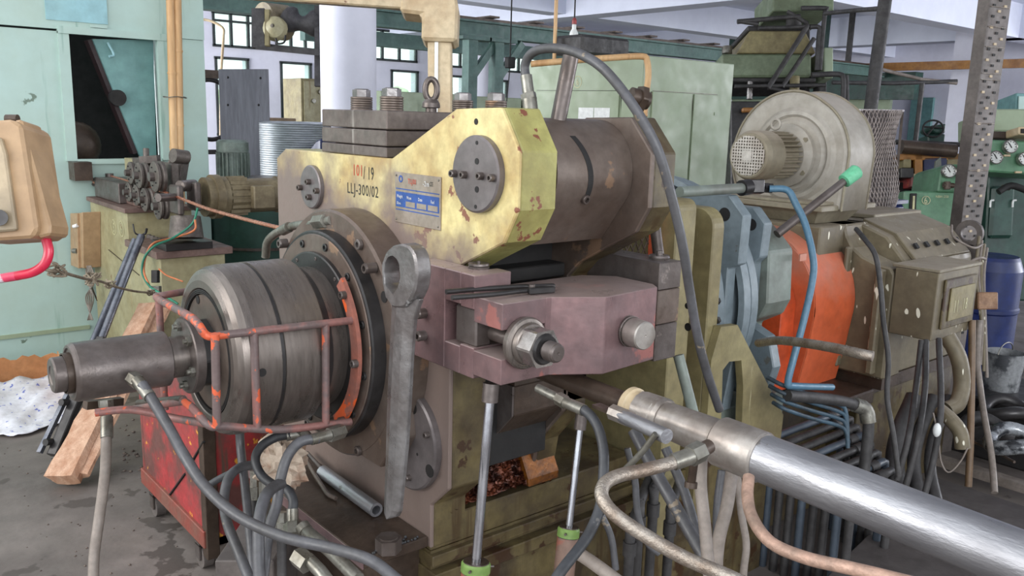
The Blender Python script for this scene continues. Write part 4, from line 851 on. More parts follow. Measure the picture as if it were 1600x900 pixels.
# loose pieces on the foot plate
a_, b_ = aZ(504, 737, .551), aZ(588, 797, .551); t = thing('loose_pipe', 'short grey pipe lying on the foot plate against the machine', 'pipe', tuple(aZ(545, 775, .53)))
dd = (b_ - a_).normalized(); make('pipe_wall', G().lathe(a_, dd, [(0, .014), (0, .0195), ((b_ - a_).length, .0195), ((b_ - a_).length, .0125), (.03, .0125)], 24), GALV, t)
make('rusty_rod_piece', G().tube([aZ(474, 707, .56), aZ(488, 735, .55), aZ(505, 762, .54), aZ(513, 773, .538), aZ(525, 779, .537)], .0065, 8, 4), STEELR, None, 'thin bent rusty rod beside the loose pipe', cat='rod')
make('steel_rod_piece', G().tube([aZ(480, 708, .56), aZ(505, 735, .556)], .0065, 8, 1), STEEL, None, 'short dark rod stuck into the loose pipe', cat='rod')

# pendant with crimson tube
pn = thing('control_pendant', 'beige plastic control pendant hanging at the left edge', 'pendant', tuple(aD(35, 300, 1.5)))
def slab(pts, d0, d1, m, name, par, bev=.004, lab=None):
    a = [aD(x, y, d0) for x, y in pts]; b = [p + FWD * (d1 - d0) for p in a]; n = len(a)
    return make(name, G().add(a + b, [tuple(range(n)), tuple(range(2 * n - 1, n - 1, -1))] + [(i, i + n, (i + 1) % n + n, (i + 1) % n) for i in range(n)]), m, par, lab, bev)
slab([(-40, 190), (18, 186), (33, 196), (58, 358), (50, 372), (-40, 378)], 1.50, 1.60, TAN, 'housing', pn, .005)
slab([(20, 188), (33, 186), (79, 352), (78, 367), (58, 372), (56, 355)], 1.515, 1.58, TAN, 'side_cover', pn, .004)
slab([(-40, 214), (0, 214), (8, 240), (24, 352), (24, 360), (-40, 366)], 1.49, 1.502, mat('greyer_beige_panel', (176, 158, 130), .5), 'front_panel', pn, .003)
make('top_cap', G().cyl(aD(10, 186, 1.53), aD(28, 186, 1.53), .008), BRN, pn); make('button', G().cyl(aD(-2, 340, 1.49), aD(-2, 340, 1.475), .014, n=16), BLUED, pn)
make('grip_tube', G().tube([aD(70, 368, 1.55), aD(76, 392, 1.55), aD(70, 412, 1.55), aD(52, 425, 1.55), aD(26, 431, 1.55)], .0085, 14, 6), PINK, pn, 'glossy crimson bent tube'); make('grip_tube', G().tube([aD(26, 431, 1.55), aD(-30, 440, 1.55)], .0085, 14, 1), mat('tape_white_red', (206, 200, 206), .35, 0, (200, 60, 90), 14, .55, .58), pn, 'white taped end')
# twine
def twine():
    g = G(); pts = [(58, 415, 1.56), (75, 422, 1.56), (95, 425, 1.62), (120, 432, 1.75), (140, 437, 1.9), (158, 440, 2.05), (180, 448, 2.2), (210, 455, 2.38), (235, 458, 2.46), (250, 464, 2.5)]
    P = [aD(*p) for p in pts]; g.tube(P, .0032, 6, 5)
    rd = random.Random(2)
    for (x, y, d, s_, n) in ((88, 420, 1.60, 16, 8), (145, 437, 1.94, 14, 9), (172, 443, 2.14, 9, 6), (236, 458, 2.47, 7, 5)):
        for i in range(n):
            c_ = [(x + rd.uniform(-s_, s_), y + rd.uniform(-s_, s_) * .8, d + rd.uniform(-.02, .02)) for _ in range(3)]
            g.tube([aD(x, y, d)] + [aD(*k) for k in c_], .0022, 5, 4)
    return g
make('frayed_twine', twine(), ROPE, None, 'frayed grey twine tied from the crimson tube to the cage', cat='twine')

# ================================================================== FEEDER
fd = thing('wire_feeder', 'olive straightening feeder stand with rollers, left of the machine', 'machine', (1.55, 5.0, 0))
FX0, FX1 = 1.40, 1.755
make('tall_cabinet', G().box(FX0, FX1, 4.965, 5.70, 0, 1.026), FEED, fd, bevel=.004); make('tall_top', G().box(FX0 - .016, FX1 + .01, 4.945, 5.72, 1.027, 1.052), FEEDT, fd, bevel=.002)
make('low_cabinet', G().box(FX0, FX1 - .02, 4.44, 4.963, 0, .848), FEED, fd, bevel=.004); make('low_top', G().box(FX0 - .025, FX1 + .015, 4.42, 4.944, .849, .886), FEEDT, fd, bevel=.002)
for (a, b) in (((170, 390), (218, 430)), ((140, 440), (152, 470))): make('seam', G().bar(aX(*a, FX0 - .001), aX(*b, FX0 - .001), .003, .008, (1, 0, 0)), BRN, fd)
for (px, py) in ((262, 397), (281, 395)): q = aY(px, py, 4.438); make('screw_head', G().ball(q, .006, 8, 5), BRN, fd)
for s, px in (('5', 178), ('6', 190)):
    q = aX(px, 355 + (px - 178) * .2, FX0 - .001); text('lettering', s, TCRM, fd, q + V((0, .018, -.026)), R_, U_, .05, .8, .0006)
    make('number_ring', G().lathe(q, (-1, 0, 0), [(0, .045), (.001, .045), (.001, .040), (0, .040)], 28), TCRM, fd)
jb = thing('junction_box', 'beige junction box mounted on the side of the feeder cabinet', 'box', aX(138, 420, 1.36))
make('box_body', G().prism('x', [(aX(x, y, 1.36).y, aX(x, y, 1.36).z) for x, y in ((130, 334), (146, 331), (147, 418), (131, 414))], 1.30, FX0), TAN, jb, bevel=.003); make('cover', G().prism('x', [(aX(x, y, 1.31).y, aX(x, y, 1.31).z) for x, y in ((116, 333), (127, 333), (129, 419), (117, 414))], 1.287, 1.345), TAN, jb, bevel=.002)
make('switch', G().cyl(aX(121, 352, 1.287), aX(115, 354, 1.272), .011, n=10), TWHT, jb); make('cable_gland', G().cyl(aX(121, 392, 1.29), aX(114, 392, 1.272), .015, n=10), FIT, jb)
g = G(); rd = random.Random(6)
for k in range(5): g.tube([aX(134 + k * 2, 415, 1.32), aX(136 + k * 3, 440, 1.32), aX(146 - k * 3, 465, 1.32), aX(137 + k * 2, 500, 1.32)], .004, 5, 5)
make('cable_bundle', g, HOSEB, jb)
# rollers: two rows of grooved wheels on a plate
def wheel(px, py, X_, r, th, par, nm='groove_roller'):
    q = aX(px, py, X_); o = make(nm, G().lathe((q.x - th / 2, q.y, q.z), (1, 0, 0), [(0, 0), (0, r * .9), (.003, r), (th * .3, r), (th * .5, r * .86), (th * .7, r), (th, r), (th, 0)], 32), CASTG, par)
    make('hub', G().cyl((q.x - th / 2 - .024, q.y, q.z), (q.x - th / 2, q.y, q.z), r * .3, n=16), STEEL, o)
    for k in range(5): a = k * 2 * PI / 5; make('bolt', G().cyl((q.x - th / 2 - .006, q.y + r * .62 * math.cos(a), q.z + r * .62 * math.sin(a)), (q.x - th / 2, q.y + r * .62 * math.cos(a), q.z + r * .62 * math.sin(a)), .0035, n=8), BLUED, o)
    return o
RX = 1.511
for (px, py, r) in ((209, 270, .061), (222, 274, .069), (247, 276, .079)): wheel(px, py, RX - .04, r, .046, fd)
for (px, py, r) in ((206, 300, .055), (218, 305, .058), (231, 312, .063), (252, 322, .069)): wheel(px, py, RX - .04, r, .046, fd)
make('roller_plate', G().box(RX + .026, RX + .066, 4.62, 5.28, 1.053, 1.31), CASTG, fd, bevel=.004); make('roller_base', G().box(RX - .04, RX + .13, 4.962, 5.60, 1.053, 1.085), FEEDT, fd, bevel=.003)
q = aX(172, 290, RX + .02); hw = make('horizontal_wheel', G().lathe((q.x, q.y, q.z), (0, 0, 1), [(0, .065), (0, .10), (.01, .105), (.024, .092), (.036, .105), (.046, .10), (.046, 0)], 32), CASTG, fd)
make('wheel_rim_copper', G().lathe((q.x, q.y, q.z), (0, 0, 1), [(.016, .099), (.030, .099)], 32), COPP, hw); make('wheel_axle', G().cyl((q.x, q.y, 1.053), (q.x, q.y, q.z + .075), .024, n=14), STEEL, hw)
make('wheel_bearing_block', G().box(RX - .08, RX + .10, 5.2, 5.70, 1.0535, 1.17), STEEL, fd, bevel=.004); make('small_tray', G().box(RX + .08, RX + .16, 5.40, 5.62, 1.19, 1.29), FEED, fd, bevel=.002)
make('tension_bracket', G().bar(aD(275, 290, 4.62), aD(283, 243, 4.68), .066, .09), CASTG, fd, bevel=.004); make('tension_bracket', G().bar(aD(262, 275, 4.62), aD(278, 247, 4.62), .04, .066), CASTG, fd, bevel=.004)
make('bracket_knuckle', G().cyl(aD(270, 243, 4.55), aD(292, 246, 4.62), .037, n=16), CASTG, fd); make('adjusting_screw', G().cyl(aD(229, 258, 4.75), aD(228, 232, 4.75), .016, n=10), CASTG, fd); make('screw_block', G().bar(aD(220, 250, 4.75), aD(248, 248, 4.75), .05, .04), CASTG, fd)
# guide rollers + reducer stand
gb = make('guide_block', G().obox(aD(276, 312, 4.36), (0, .066, 0), (.016, 0, 0), (0, 0, .073)).obox(aD(303, 306, 4.44), (0, .066, 0), (.016, 0, 0), (0, 0, .073)), STEEL, fd, bevel=.008)
make('guide_roller', G().cyl(aD(281, 291, 4.36), aD(303, 289, 4.46), .029, n=18), STEEL, gb); make('guide_shaft', G().cyl(aD(247, 309, 4.22), aD(274, 308, 4.33), .02, n=14), STEEL, gb)
S0 = aD(318, 308, 4.51); XV = V((1, 0, 0))
make('reducer_body', G().cyl(S0, S0 + XV * .04, .103, n=28).cyl(S0 + XV * .04, S0 + XV * .08, .116, n=28).cyl(S0 + XV * .08, S0 + XV * .112, .106, n=28), MOT, fd)
make('motor_body', G().cyl(S0 + XV * .112, S0 + XV * .50, .092, n=28).cyl(S0 + XV * .40, S0 + XV * .508, .099, n=28), MOT, fd); make('terminal_box', G().obox(S0 + XV * .277 + V((0, -.112, .0)), XV * .06, (0, .026, 0), (0, 0, .06)), MOT, fd, bevel=.006)
g = G()
for k in range(10):
    a = k * PI / 9 - PI / 2; off = V((0, -math.cos(a), math.sin(a))) * .098; g.bar(S0 + XV * .12 + off, S0 + XV * .224 + off, .005, .016)
make('cooling_fins', g, MOT, fd); make('stand_column', G().cyl(aD(290, 338, 4.42), aD(291, 372, 4.42), .073, .086, n=24), CASTG, fd)
make('stand_foot', G().obox(V((aD(295, 376, 4.42).x, aD(295, 376, 4.42).y + .1, .905)), (.12, 0, 0), (0, .11, 0), (0, 0, .018)), BLUED, fd, bevel=.002)
for k in range(6): q = V((1.50, 4.93 - k * .06, .887)); make('foot_bolt', G().hexa(q, q + V((0, 0, .02)), .014), CASTG, fd)
# copper rod
make('copper_rod', G().tube([aD(128, 262, 6.0), aD(155, 270, 5.6), aD(196, 282, 5.1), aD(250, 298, 4.55), aD(290, 313, 4.2), aD(330, 328, 3.85), aD(400, 347, 3.3), aD(445, 358, 3.0)], .0075, 10, 5), COPP, None, 'bright copper rod running from the feeder into the machine', cat='rod')
hose('signal_wire', 'green wire looping down the front of the feeder cabinet', [(309, 325, 4.3), (300, 350, 4.3), (270, 372, 4.25), (242, 384, 4.15), (226, 402, 4.15), (222, 425, 4.15), (232, 445, 4.1), (245, 455, 4.0), (262, 465, 4.0), (278, 475, 4.0)], .0055, GREEN, 'wire')
hose('signal_wire', 'orange wire beside the looping green wire', [(305, 343, 4.3), (303, 360, 4.3), (270, 372, 4.28), (240, 380, 4.18), (228, 400, 4.18), (225, 425, 4.15), (234, 448, 4.1)], .0053, ORNW, 'wire')
hose('signal_wire', 'thin orange wire across the low cabinet to a limit switch', [(248, 420, 4.1), (260, 430, 4.1), (275, 436, 4.1), (286, 440, 4.1)], .004, ORNW, 'wire')
ls = thing('limit_switch', 'black limit switch at the end of the twine on the feeder', 'switch', tuple(aD(243, 450, 4.1)))
make('switch_body', G().obox(aD(243, 432, 4.12), RT * .015, UP * .03, FWD * .016), DARK, ls, bevel=.002); make('switch_bracket', G().obox(aD(243, 452, 4.12), RT * .024, UP * .016, FWD * .016), FIT, ls, bevel=.002)

# behind: tank, coil, board, cabinet, duct
def upr(px, py, d): q = aD(px, py, d); return q
q = upr(408, 300, 6.2); vt = thing('cylindrical_tank', 'large dark green cylindrical tank behind the feeder motor', 'tank', (q.x, q.y, 0))
make('tank_shell', G().cyl((q.x, q.y, 0), (q.x, q.y, 1.085), .42, n=56), GRND, vt); make('tank_rim', G().lathe((q.x, q.y, 1.08), (0, 0, 1), [(0, .42), (0, .45), (.03, .45), (.035, .37), (.035, 0)], 56), STEEL, vt); make('band', G().lathe((q.x, q.y, .66), (0, 0, 1), [(0, .422), (0, .434), (.018, .434), (.018, .422)], 56), STEEL, vt)
q = upr(364, 250, 5.9); mo = thing('upright_motor', 'grey-green upright electric motor on the dark tank', 'motor', (q.x, q.y, 1.115))
zc = aD(364, 272, 5.9).z
make('motor_shell', G().cyl((q.x, q.y, 1.118), (q.x, q.y, zc + .155), .093, n=28), MOTG, mo); make('fan_cowl', G().lathe((q.x, q.y, zc + .15), (0, 0, 1), [(0, .106), (.065, .106), (.08, .09), (.083, 0)], 32), MOTG, mo); make('base_flange', G().cyl((q.x, q.y, 1.116), (q.x, q.y, 1.14), .13, n=28), MOTG, mo)
for k in range(22): a = k * 2 * PI / 22; c_ = V((q.x + .10 * math.cos(a), q.y + .10 * math.sin(a), (1.15 + zc + .145) / 2)); make('cooling_fin', G().obox(c_, V((math.cos(a), math.sin(a), 0)) * .012, V((-math.sin(a), math.cos(a), 0)) * .003, (0, 0, (zc + .145 - 1.15) / 2)), MOTG, mo)
a_ = aD(341, 108, 7.0); b_ = aD(418, 108, 7.0); n_ = (b_ - a_); n_.z = 0; nn = V((-n_.y, n_.x, 0)).normalized() * .03
gb_ = make('grey_board', G().add([a_ * 1 + V((0, 0, -a_.z)), b_ + V((0, 0, -b_.z)), b_, a_, a_ + nn + V((0, 0, -a_.z)), b_ + nn + V((0, 0, -b_.z)), b_ + nn, a_ + nn], [(0, 1, 2, 3), (7, 6, 5, 4), (0, 4, 5, 1), (1, 5, 6, 2), (2, 6, 7, 3), (3, 7, 4, 0)]), WOODG, None, 'tall grey streaked board standing behind the upright motor', cat='board')
make('board_hole', G().ball(aD(356, 121, 6.98), .010, 8, 5), DARK, gb_)
for px, py in ((407, 122), (356, 164), (404, 164)): make('board_hole', G().ball(aD(px, py, 6.98), .010, 8, 5), DARK, gb_)
q = upr(462, 230, 7.2); co = thing('wire_coil', 'silvery coil of aluminium wire behind the plate stack', 'coil', (q.x, q.y, 0))
g = G(); zt_c = aD(462, 190, 7.2).z
g.lathe((q.x, q.y, 0), (0, 0, 1), [(.3, .0)] + [(.3 + k * .009, .288 + .004 * (k % 2)) for k in range(int((zt_c - .3) / .009))] + [(zt_c - .0, .24), (zt_c, .14), (zt_c - .3, .13)], 40)
make('wire_layers', g, COIL, co); make('coil_stand', G().cyl((q.x, q.y, 0), (q.x, q.y, .3), .2, n=24), BRN, co); make('dark_core', G().lathe((q.x, q.y, 0), (0, 0, 1), [(zt_c - .01, .139), (zt_c - .01, 0)], 32), DARK, co)
p = aD(490, 226, 6.8); make('blue_cloth', G().prism('x', [(p.y - .12, .0), (p.y + .14, .0), (p.y + .14, p.z - .08), (p.y - .04, p.z + .03), (p.y - .12, p.z + .05)], p.x, p.x + .2), BLUEB, None, 'bright blue tarpaulin scrap beside the wire coil', cat='tarpaulin', bevel=.01)
def cabinet(label, px0, px1, ptop, d, depth, m, pxm=None, name='control_cabinet', h0=0):
    a = aD(px0, ptop, d); b = aD(px1, ptop, d); t = thing(name, label, 'cabinet', (a.x, a.y, 0)); return t, a, b
t, a, b = cabinet('olive control cabinet with knobs beside the white column', 470, 503, 122, 9.5, .4, CAB)
X0_, Y0_ = a.x, a.y
make('cabinet_body', G().box(X0_, X0_ + .62, Y0_ - .0, Y0_ + .45, 0, a.z), OLIV, t, bevel=.004); make('cabinet_door', G().box(X0_ + .03, X0_ + .59, Y0_ - .012, Y0_ - .001, .9, a.z - .03), FEED, t)
for i, (x, z) in enumerate(((.22, .10), (.14, .20), (.32, .20))): make('knob', G().cyl((X0_ + x, Y0_ - .012, a.z - .04 - z), (X0_ + x, Y0_ - .035, a.z - .04 - z), .025, n=12), FIT, t)
# cardboard cartons near the coil
q = aD(427, 175, 7.5)
for k, s_ in enumerate(('lower of two brown cartons left of the olive control cabinet', 'upper of two brown cartons left of the olive control cabinet')):
    t = thing('carton', s_, 'box', (q.x, q.y, 1.18 + k * .18)); make('carton_body', G().box(q.x - .14, q.x + .14, q.y - .15, q.y + .15, 1.18 + k * .18, 1.355 + k * .18), mat('old_carton_%d' % k, (150, 128, 104), .8), t, bevel=.004); make('tape', G().box(q.x - .142, q.x + .142, q.y - .152, q.y - .1, 1.26 + k * .18, 1.29 + k * .18), TAN, t)
t = thing('work_bench', 'low dark bench carrying the brown cartons', 'bench', (q.x, q.y, 0)); make('bench_top', G().box(q.x - .3, q.x + .5, q.y - .3, q.y + .3, 1.14, 1.178), BRN, t)
for sx in (-.27, .47):
    for sy in (-.27, .27): make('leg', G().box(q.x + sx - .02, q.x + sx + .02, q.y + sy - .02, q.y + sy + .02, 0, 1.139), BRN, t)
# far row of green cabinets along the wall (right of the column)
x_a = aY(590, 140, 14).x
for k in range(3):
    t = thing('low_green_cabinet', 'low olive-green cabinet before the far wall, %s of three' % ('leftmost', 'middle', 'rightmost')[k], 'cabinet', (x_a + k * 1.7 + .8, 14, 0), 'low cabinets before the far wall')
    make('cabinet_body', G().box(x_a + k * 1.7, x_a + k * 1.7 + 1.66, 13.9, 14.5, 0, 2.0 - .02 * k), CAB, t, bevel=.01); make('door', G().box(x_a + k * 1.7 + .1, x_a + k * 1.7 + .8, 13.885, 13.899, .1, 1.85), CAB, t); make('vent', G().box(x_a + k * 1.7 + 1.0, x_a + k * 1.7 + 1.35, 13.885, 13.899, 1.3, 1.6), BRN, t)
# hanging ventilation device by the column
vd = thing('exhaust_fan_unit', 'dusty exhaust fan in a steel frame hung under the runway beam with sooty cloth', 'fan', tuple(aD(430, 78, 8.2)))
g = G(); A = [aD(x, y, 8.2) for x, y in ((401, 16), (410, 76), (420, 44), (402, 76), (500, 86))]
make('frame_post', G().bar(aD(404, 14, 8.2), aD(404, 75, 8.2), .12, .05, FWD), DPIPE, vd); make('frame_rail', G().bar(aD(401, 72, 8.2), aD(500, 82, 8.2), .05, .06), DPIPE, vd); make('frame_post', G().bar(aD(418, 16, 8.15), aD(418, 72, 8.15), .04, .05, FWD), OLIV, vd); make('frame_post', G().bar(aD(497, 10, 8.25), aD(497, 135, 8.25), .06, .05, FWD), DPIPE, vd)
make('fan_drum', G().cyl(aD(411, 32, 8.3), aD(446, 36, 8.5), .17, n=24), MOT, vd); make('fan_cone', G().lathe(aD(430, 45, 8.2), FWD * -1, [(0, .12), (.06, .10), (.1, .02)], 20), FEED, vd)
g = G(); P = [(445, 25, 8.3), (460, 34, 8.3), (480, 38, 8.3), (502, 36, 8.35)]
g.tube([aD(*p) for p in P], lambda t: .1 + .03 * math.sin(t * 9), 14, 6); make('sooty_cloth_duct', g, DPIPE, vd); make('loop_cable', G().tube([aD(446, 55, 8.1), aD(444, 66, 8.1), aD(434, 68, 8.1), aD(431, 60, 8.1)], .009, 6, 4), DARK, vd)
hose('thin_water_pipe', 'cream thin water pipe bent up the far wall behind the grey board', [(313, 30, 9.0), (330, 33, 9.0), (348, 44, 9.0), (349, 60, 9.0), (346, 105, 9.0), (345, 140, 9.0), (344, 440, 9.0)], .014, CRM, 'pipe')
q = aD(332, 150, 7.6); t = thing('wheel_rack', 'dark open rack with a big pulley wheel between enclosure and grey board', 'rack', (q.x, q.y, 0))
make('rack_post', G().box(q.x - .16, q.x - .12, q.y, q.y + .04, 0, 1.95), DPIPE, t); make('rack_bar', G().box(q.x - .16, q.x + .25, q.y, q.y + .04, 1.86, 1.93), BRN, t); make('rack_bar', G().box(q.x - .16, q.x + .25, q.y, q.y + .04, 1.20, 1.24), DPIPE, t)
make('pulley_wheel', G().tube([(q.x + .0 + .22 * math.cos(a), q.y + .06, q.z - .12 + .26 * math.sin(a)) for a in [i * PI / 12 for i in range(24)]], .02, 8, 2, True), BLUED, t)
# cream overhead duct crossing above
du = thing('overhead_bus_duct', 'cream rust-speckled overhead arm that turns down behind the plate stack', 'duct', tuple(aD(690, 170, 3.6)))
make('horizontal_arm', G().bar(aD(330, -18, 3.3), aD(645, 4, 3.5), .07, .06), CRM, du, bevel=.006)
slab([(624, -12), (712, -12), (716, 10), (714, 60), (712, 64), (658, 62), (659, 22), (625, 18)], 3.45, 3.58, CRM, 'elbow', du, .012)
slab([(668, 62), (705, 64), (706, 200), (669, 200)], 3.48, 3.56, CRM, 'down_leg', du, .006); make('white_edge', G().bar(aD(682, 66, 3.475), aD(681, 200, 3.475), .014, .006, FWD), PAPERW, du)
q = aD(690, 200, 3.52); make('standing_leg', G().box(q.x - .045, q.x + .045, q.y - .03, q.y + .03, 0, q.z), CRM, du)
# hanging lamp + rod
q = aD(897, 45, 7); lp = thing('hanging_bulb', 'unlit white bulb on a red socket hanging from the ceiling by a cord', 'lamp', (q.x, q.y, q.z))
zz = lambda y: aD(897, y, 7).z
make('cord', G().cyl((q.x, q.y, zz(30)), (q.x, q.y, 3.9), .006, n=6), DARK, lp); make('socket', G().lathe((q.x, q.y, zz(38)), (0, 0, 1), [(0, .014), (.0, .02), (.03, .02), (.05, .01)], 14), CARTR, lp); make('bulb', G().lathe((q.x, q.y, zz(62)), (0, 0, 1), [(0, 0), (.004, .02), (.03, .036), (.055, .034), (.085, .018), (.12, .017), (.125, .0)], 20), PAPERW, lp)
a_ = aD(866, 92, 6.3); make('suspension_rod', G().cyl((a_.x, a_.y, a_.z), (a_.x, a_.y, 3.9), .014, n=10), BAMB, None, 'thin tan vertical rod rising from the sage cabinet', cat='rod')
q = aD(797, 98, 9.5); t = thing('crane_pendant', 'small black crane pendant hanging right of the green posts', 'pendant', (q.x, q.y, q.z)); make('pendant_body', G().box(q.x - .05, q.x + .05, q.y - .04, q.y + .04, q.z - .06, q.z + .06), DARK, t, bevel=.01); make('cable', G().cyl((q.x, q.y, q.z + .06), (q.x, q.y, 2.9), .008, n=6).cyl((q.x, q.y, q.z - .06), (q.x - .12, q.y, .9), .006, n=6), DARK, t)

# ================================================================== RIGHT: drive train
bp = thing('bearing_pedestal', 'olive-yellow ribbed bearing frame with slotted gusset behind the clamp', 'frame', (2.1, 2.0, 0))
def rpoly(y0, y1, z0, z1, r, n=6):
    return [(y1, z0), (y1, z1)] + [(y0 + r - r * math.sin(a), z1 - r + r * math.cos(a)) for a in [i * PI / 2 / n for i in range(n + 1)]] + [(y0, z0)]
make('upright_plate', G().prism('x', rpoly(1.60, 2.45, .3, 1.378, .03), 1.955, 2.045), OLIV, bp, bevel=.004)
make('web_plate', G().box(2.045, 2.13, 1.70, 2.4, .3, 1.33), YELD, bp)
make('upright_plate', G().prism('x', rpoly(1.60, 2.45, .3, 1.345, .06), 2.13, 2.185), OLIV, bp, bevel=.004)
def yq(pts, y): return [(aY(a, b, y).x, aY(a, b, y).z) for a, b in pts]
gs = make('gusset', G().prism('y', yq([(1115, 508), (1141, 505), (1166, 554), (1147, 560), (1128, 562), (1118, 575)], 1.6), 1.572, 1.598).prism('y', yq([(1166, 554), (1213, 645), (1208, 690), (1147, 690), (1150, 600), (1147, 560)], 1.6), 1.5719, 1.5979).prism('y', yq([(1115, 508), (1118, 575), (1114, 700), (1090, 700), (1100, 560)], 1.6), 1.5721, 1.5981), OLIV, bp, 'sloped gusset with a tall slot')
make('hole', G().lathe(aX(1075, 511, 1.954), (-1, 0, 0), [(0, .012), (.001, .012), (.001, 0)], 16), DARK, bp); make('hole', G().lathe(aX(1074, 478, 1.954), (-1, 0, 0), [(0, .009), (.001, .009), (.001, 0)], 16), DARK, bp)
make('base', G().box(1.945, 2.6, 1.64, 2.5, 0, .499), YELD, bp)
gm = thing('belt_mesh_guard', 'orange-framed rusty wire mesh guard just behind the clamp pivot', 'guard', (1.85, 1.8, 1.1))
MY = 1.9
g = G()
for k in range(-9, 12):
    x0 = 1.80 + k * .025
    for s_ in (1, -1):
        a_, b_ = (x0, 1.12), (x0 + s_ * .16, 1.40)
        lo, hi = 1.80, 1.93
        t0, t1 = sorted(((lo - a_[0]) / (b_[0] - a_[0]), (hi - a_[0]) / (b_[0] - a_[0]))); t0, t1 = max(t0, 0), min(t1, 1)
        if t0 < t1: P = lambda t: V((a_[0] + (b_[0] - a_[0]) * t, MY - .22, a_[1] + .28 * t)); g.bar(P(t0), P(t1), .003, .003, (0, 1, 0))
make('wire_mesh', g, BRN, gm, kind='stuff'); make('frame_bar', G().box(1.93, 1.95, 1.655, 1.68, 1.12, 1.40), mat('orange_guard_bar', (214, 92, 54), .5), gm, 'orange upright bar'); make('frame_bar', G().box(1.79, 1.80, 1.67, 1.69, 1.12, 1.40), BRN, gm)
# gearbox
gx = thing('gearbox', 'pale blue-grey planetary gearbox behind the olive bearing frame', 'gearbox', (2.5, 2.05, .5))
make('front_lug_plate', G().prism('x', [(2.42, 1.37), (1.678, 1.374), (1.616, 1.313), (1.621, 1.157), (1.66, 1.14), (1.66, .95), (1.64, .93), (1.61, .88), (1.64, .66), (2.42, .66)], 2.30, 2.345), GEAR, gx, bevel=.004)
make('rear_lug_plate', G().prism('x', [(2.40, 1.33), (1.70, 1.325), (1.65, 1.275), (1.657, 1.162), (1.68, 1.14), (1.68, .93), (1.60, .90), (1.57, .80), (1.60, .68), (2.4, .66)], 2.47, 2.515), GEAR, gx, bevel=.004)
for (X_, r) in ((2.20, .37), (2.25, .395), (2.345, .43), (2.40, .42)): make('flange_ring', G().lathe((X_, 2.05, .99), (1, 0, 0), [(0, r - .02), (.004, r), (.04, r), (.05, r - .01), (.07, r - .02)], 72), GEAR, gx)
make('core', G().cyl((2.19, 2.05, .99), (2.47, 2.05, .99), .385, n=64), GEAR, gx)
make('end_housing', G().prism('x', [(2.4, 1.27), (1.76, 1.265), (1.71, 1.23), (1.655, 1.176), (1.645, 1.0), (1.67, .945), (1.75, .90), (1.76, .62), (2.4, .62)], 2.516, 2.66), GEARD, gx, 'greyer end housing', .006)
for (px, py, X_, r) in ((1132, 335, 2.2995, .022), (1174, 351, 2.4695, .02)): make('lifting_hole', G().lathe(aX(px, py, X_), (-1, 0, 0), [(0, r), (.0008, r), (.0008, 0)], 22), DARK, gx)
make('foot', G().box(2.2, 2.68, 1.65, 2.4, .5, .66), GEARD, gx, bevel=.004)
for (px, py) in ((1122, 470), (1122, 500)): q = aX(px, py, 2.195); make('flange_bolt', G().hexa(q, q + V((-.012, 0, 0)), .012), BLUED, gx)
a_, b_ = aD(1214, 366, 2.98), aD(1338, 268, 3.05)
lv = thing('clutch_lever', 'long steel lever with a mint plastic grip rising from the gearbox', 'lever', tuple(a_)); make('shaft', G().cyl(a_, b_ * .9 + a_ * .1, .0155, .0135, 16), STEEL, lv)
d = (b_ - a_).normalized(); make('grip', G().lathe(b_ - d * .05, d, [(-.012, .014), (-.01, .025), (.05, .027), (.056, .022), (.056, 0)], 16), MINT, lv)
# valve pipe and blue pipe
vp = thing('supply_pipe', 'grey horizontal pipe with a dark valve above the gearbox', 'pipe', tuple(aD(1110, 300, 2.75)))
make('pipe', G().cyl(aD(1062, 300, 2.6), aD(1160, 294, 2.8), .0165, n=16), GEARD, vp); make('valve_body', G().cyl(aD(1158, 294, 2.8), aD(1170, 292, 2.82), .026, n=16).obox(aD(1178, 292, 2.84), RT * .03, UP * .022, FWD * .022), BLUED, vp, bevel=.003); make('union_nut', G().hexa(aD(1191, 293, 2.86), aD(1204, 294, 2.88), .018), BLUED, vp)
hose('blue_pipe', 'blue-painted bent pipe running down in front of the orange guard', [(1202, 295, 2.85), (1230, 297, 2.84), (1243, 318, 2.82), (1258, 350, 2.8), (1270, 400, 2.78), (1270, 435, 2.77), (1256, 500, 2.75), (1240, 560, 2.74), (1231, 598, 2.74), (1240, 603, 2.76), (1300, 605, 2.9)], .0115, BLUP, 'pipe', n=12, sub=4)
# handwheel hose: thick braided conduit curving to the right
hose('wrapped_hose', 'thick taped grey hose crossing level in front of the orange guard', [(1185, 536, 2.6), (1215, 532, 2.45), (1250, 535, 2.3), (1300, 543, 2.15), (1345, 553, 2.05), (1364, 557, 2.03)], .0125, BRAID, n=14)
# orange coupling guard
og = thing('coupling_guard', 'orange arched coupling guard between gearbox and drive motor', 'guard', (3.1, 2.05, .58))
def arch(y0, y1, z0, zt, n=24):
    yc = (y0 + y1) / 2; r = (y1 - y0) / 2; zc_ = zt - r
    return [(y1, z0)] + [(yc + r * math.cos(a), zc_ + r * math.sin(a)) for a in [PI * i / n for i in range(n + 1)]] + [(y0, z0)]
def arch2(r, off=0): return [(2.30 - off, .56), (2.33 - off, .72)] + [(2.05 + r * math.cos(a), .89 + r * math.sin(a)) for a in [PI * (i - 1.5) / 24 for i in range(28)]] + [(1.77 + off, .72), (1.80 + off, .56)]
ao = arch2(.30); ai = arch2(.27, .03); g = G(); n = len(ao)
vs = [(x, y, z) for x in (3.0, 3.3) for pl_ in (ao, ai) for (y, z) in pl_]
g.add(vs, [(i, i + 1, i + 1 + 2 * n, i + 2 * n) for i in range(n - 1)], True)
g.add(vs, [(n + i, n + i + 1, 3 * n + i + 1, 3 * n + i) for i in range(n - 1)], True)
make('cover_shell', g, ORG, og)
hp = arch(1.96, 2.16, .56, .80, 12)
